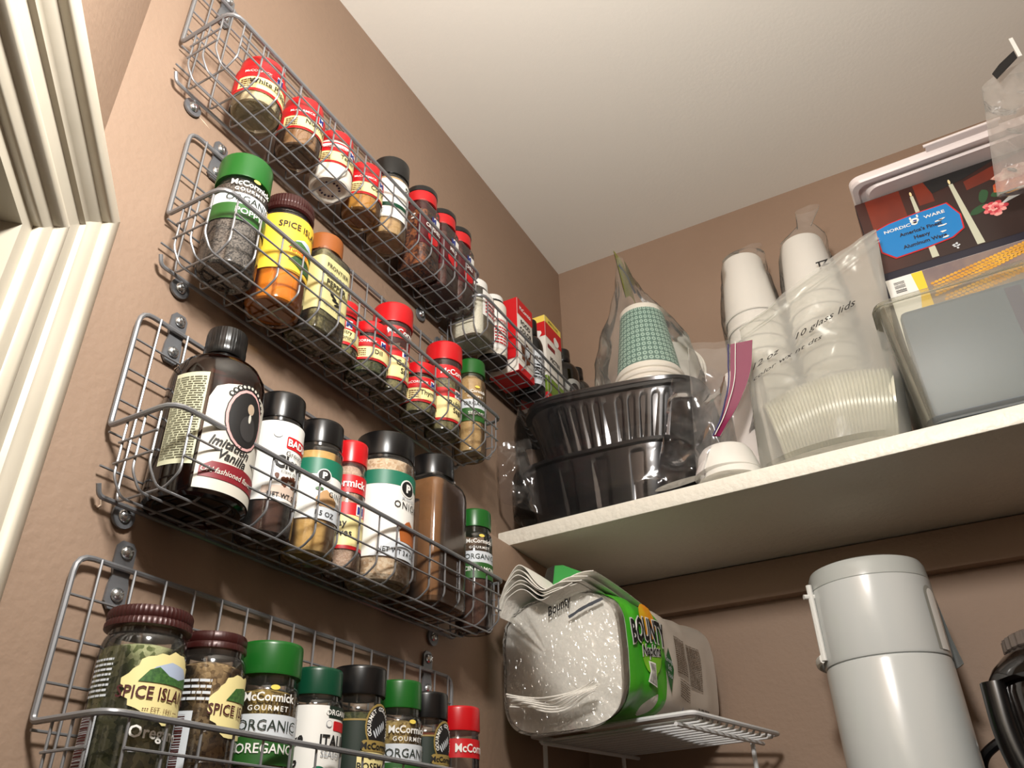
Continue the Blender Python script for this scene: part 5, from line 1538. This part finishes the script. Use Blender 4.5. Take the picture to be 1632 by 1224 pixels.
# vacuum jug
JUG = mat('jug_plastic', (198, 202, 201), 0.22, coat=0.3)
JUG2 = mat('jug_top_plastic', (180, 184, 181), 0.25, coat=0.3)
jg = thing('vacuum_jug', 'tall pale grey plastic vacuum jug below the shelf', 'jug', (0.387, -0.128, SZ2 + 0.001), 0)
jz = 1.6865 - SZ2
jt = 1.783 - SZ2
obj('body', lathe([(0, 0), (0.054, 0), (0.0575, 0.004), (0.0585, 0.015), (0.0590, jz - 0.004), (0.0582, jz - 0.0008), (0.0570, jz)], seg=64), JUG, jg)
obj('collar', lathe([(0.0570, jz), (0.0590, jz + 0.0006), (0.0597, jz + 0.003), (0.0590, jt - 0.0205), (0.0582, jt - 0.020)], seg=64), JUG, jg)
obj('lid', lathe([(0.0580, jt - 0.0200), (0.0588, jt - 0.0194), (0.0578, jt - 0.006), (0.0555, jt - 0.001), (0.051, jt + 0.001), (0.0, jt + 0.002)], seg=64), JUG2, jg)
# grip slot on the right of the collar
jm = cyl_map(0.0594)
sl_ = obj('grip_slot', ([], []), JUG2, jg) if False else None
def slot(w_, z0, z1):
    p = []
    for k_ in range(9):
        a = math.pi * k_ / 8
        p.append((w_ * math.cos(a), z1 - w_ + w_ * math.sin(a)))
    p += [(-w_, z0), (w_, z0)]
    return poly(p)
ang0 = math.radians(-58) * 0.0594
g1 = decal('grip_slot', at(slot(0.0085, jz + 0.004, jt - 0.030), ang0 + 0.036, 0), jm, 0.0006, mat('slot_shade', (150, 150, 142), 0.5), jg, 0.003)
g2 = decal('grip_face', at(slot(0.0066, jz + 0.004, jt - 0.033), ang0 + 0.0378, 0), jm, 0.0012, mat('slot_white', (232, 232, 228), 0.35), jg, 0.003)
# bail handle: two side straps joined behind, with pegs
aL, aR = math.radians(-58 - 92), math.radians(-58 + 96)
for a in (aL, aR):
    c, s = math.cos(a), math.sin(a)
    pth = [Vector((c * 0.0625, s * 0.0625, blend(jz + 0.006, jt - 0.014, k_ / 8))) for k_ in range(9)]
    stp = obj('handle_strap', tube(pth, 0.0030, 8, False, 1.0), WHITEP, jg)
    obj('peg', tube([Vector((c * 0.058, s * 0.058, jt - 0.026)), Vector((c * 0.070, s * 0.070, jt - 0.026))], 0.0026, 8), WHITEP, stp)
pth = [Vector((math.cos(aR + (2 * math.pi + aL - aR) * k_ / 20) * 0.0645, math.sin(aR + (2 * math.pi + aL - aR) * k_ / 20) * 0.0645, jz + 0.008)) for k_ in range(21)]
obj('handle', tube(pth, 0.0045, 8, False, 0.6), WHITEP, jg)
# pouring lip flange at the right of the collar
vv, ff = [], []
for k_ in range(13):
    a = math.radians(10 + k_ * 7.5)
    for rr_, z in ((0.0596, jt - 0.030), (0.0640, jz + 0.020), (0.0680, jz - 0.004), (0.0668, jz - 0.004), (0.0626, jz + 0.020), (0.0590, jt - 0.028)):
        vv.append((rr_ * math.cos(a), rr_ * math.sin(a), z))
for k_ in range(12):
    for q in range(6):
        q2 = (q + 1) % 6
        ff.append((k_ * 6 + q, k_ * 6 + q2, (k_ + 1) * 6 + q2, (k_ + 1) * 6 + q))
obj('pour_lip', (vv, ff), JUG, jg)

# coffee pot
SMOKE = film('smoked_plastic', (120, 104, 98), 0.06, 0.25, 0.08, milkc=(70, 58, 54))
pot = thing('coffee_pot', 'smoked glass pot with black handle and ridged knob at the right edge', 'pot', (0.552, -0.160, SZ2 + 0.001), 0)
pz = 1.652 - SZ2
obj('bowl', lathe([(0, 0), (0.052, 0), (0.060, 0.006), (0.070, 0.06), (0.078, pz * 0.55), (0.080, pz * 0.8), (0.079, pz - 0.012), (0.076, pz)], seg=48), SMOKE, pot)
obj('lid', lathe([(0.081, pz - 0.004), (0.084, pz - 0.001), (0.083, pz + 0.004), (0.078, pz + 0.012), (0.064, pz + 0.024), (0.046, pz + 0.032), (0, pz + 0.034)], seg=48), SMOKE, pot)
obj('knob', lathe([(0, pz + 0.023), (0.060, pz + 0.023), (0.0630, pz + 0.026), (0.0625, pz + 0.036), (0.058, pz + 0.038), (0, pz + 0.038)], section(2.0, 160, 1, 1, 40, 0.012)), mat('knob_smoke', (120, 110, 104), 0.3, 0.3), pot)
hd = rounded([(-0.078, -0.030, pz - 0.002), (-0.080, -0.034, pz - 0.050), (-0.066, -0.040, pz - 0.110), (-0.040, -0.046, pz - 0.160)], 0.06, 6)
obj('handle', tube(hd, 0.0125, 12, False, 0.7), mat('gloss_black', (8, 8, 9), 0.2), pot)
cord = rounded([(0.424, -0.050, SZ2 + 0.005), (0.430, -0.055, 1.55), (0.445, -0.068, 1.606), (0.462, -0.072, 1.617), (0.482, -0.074, 1.624), (0.520, -0.072, 1.610), (0.548, -0.066, 1.53), (0.552, -0.062, SZ2 + 0.005)], 0.02, 5)
tag(obj('power_cord', tube(cord, 0.0048, 8), BLACK), 'black cord looping behind the smoked pot and the pale jug', 'cord')
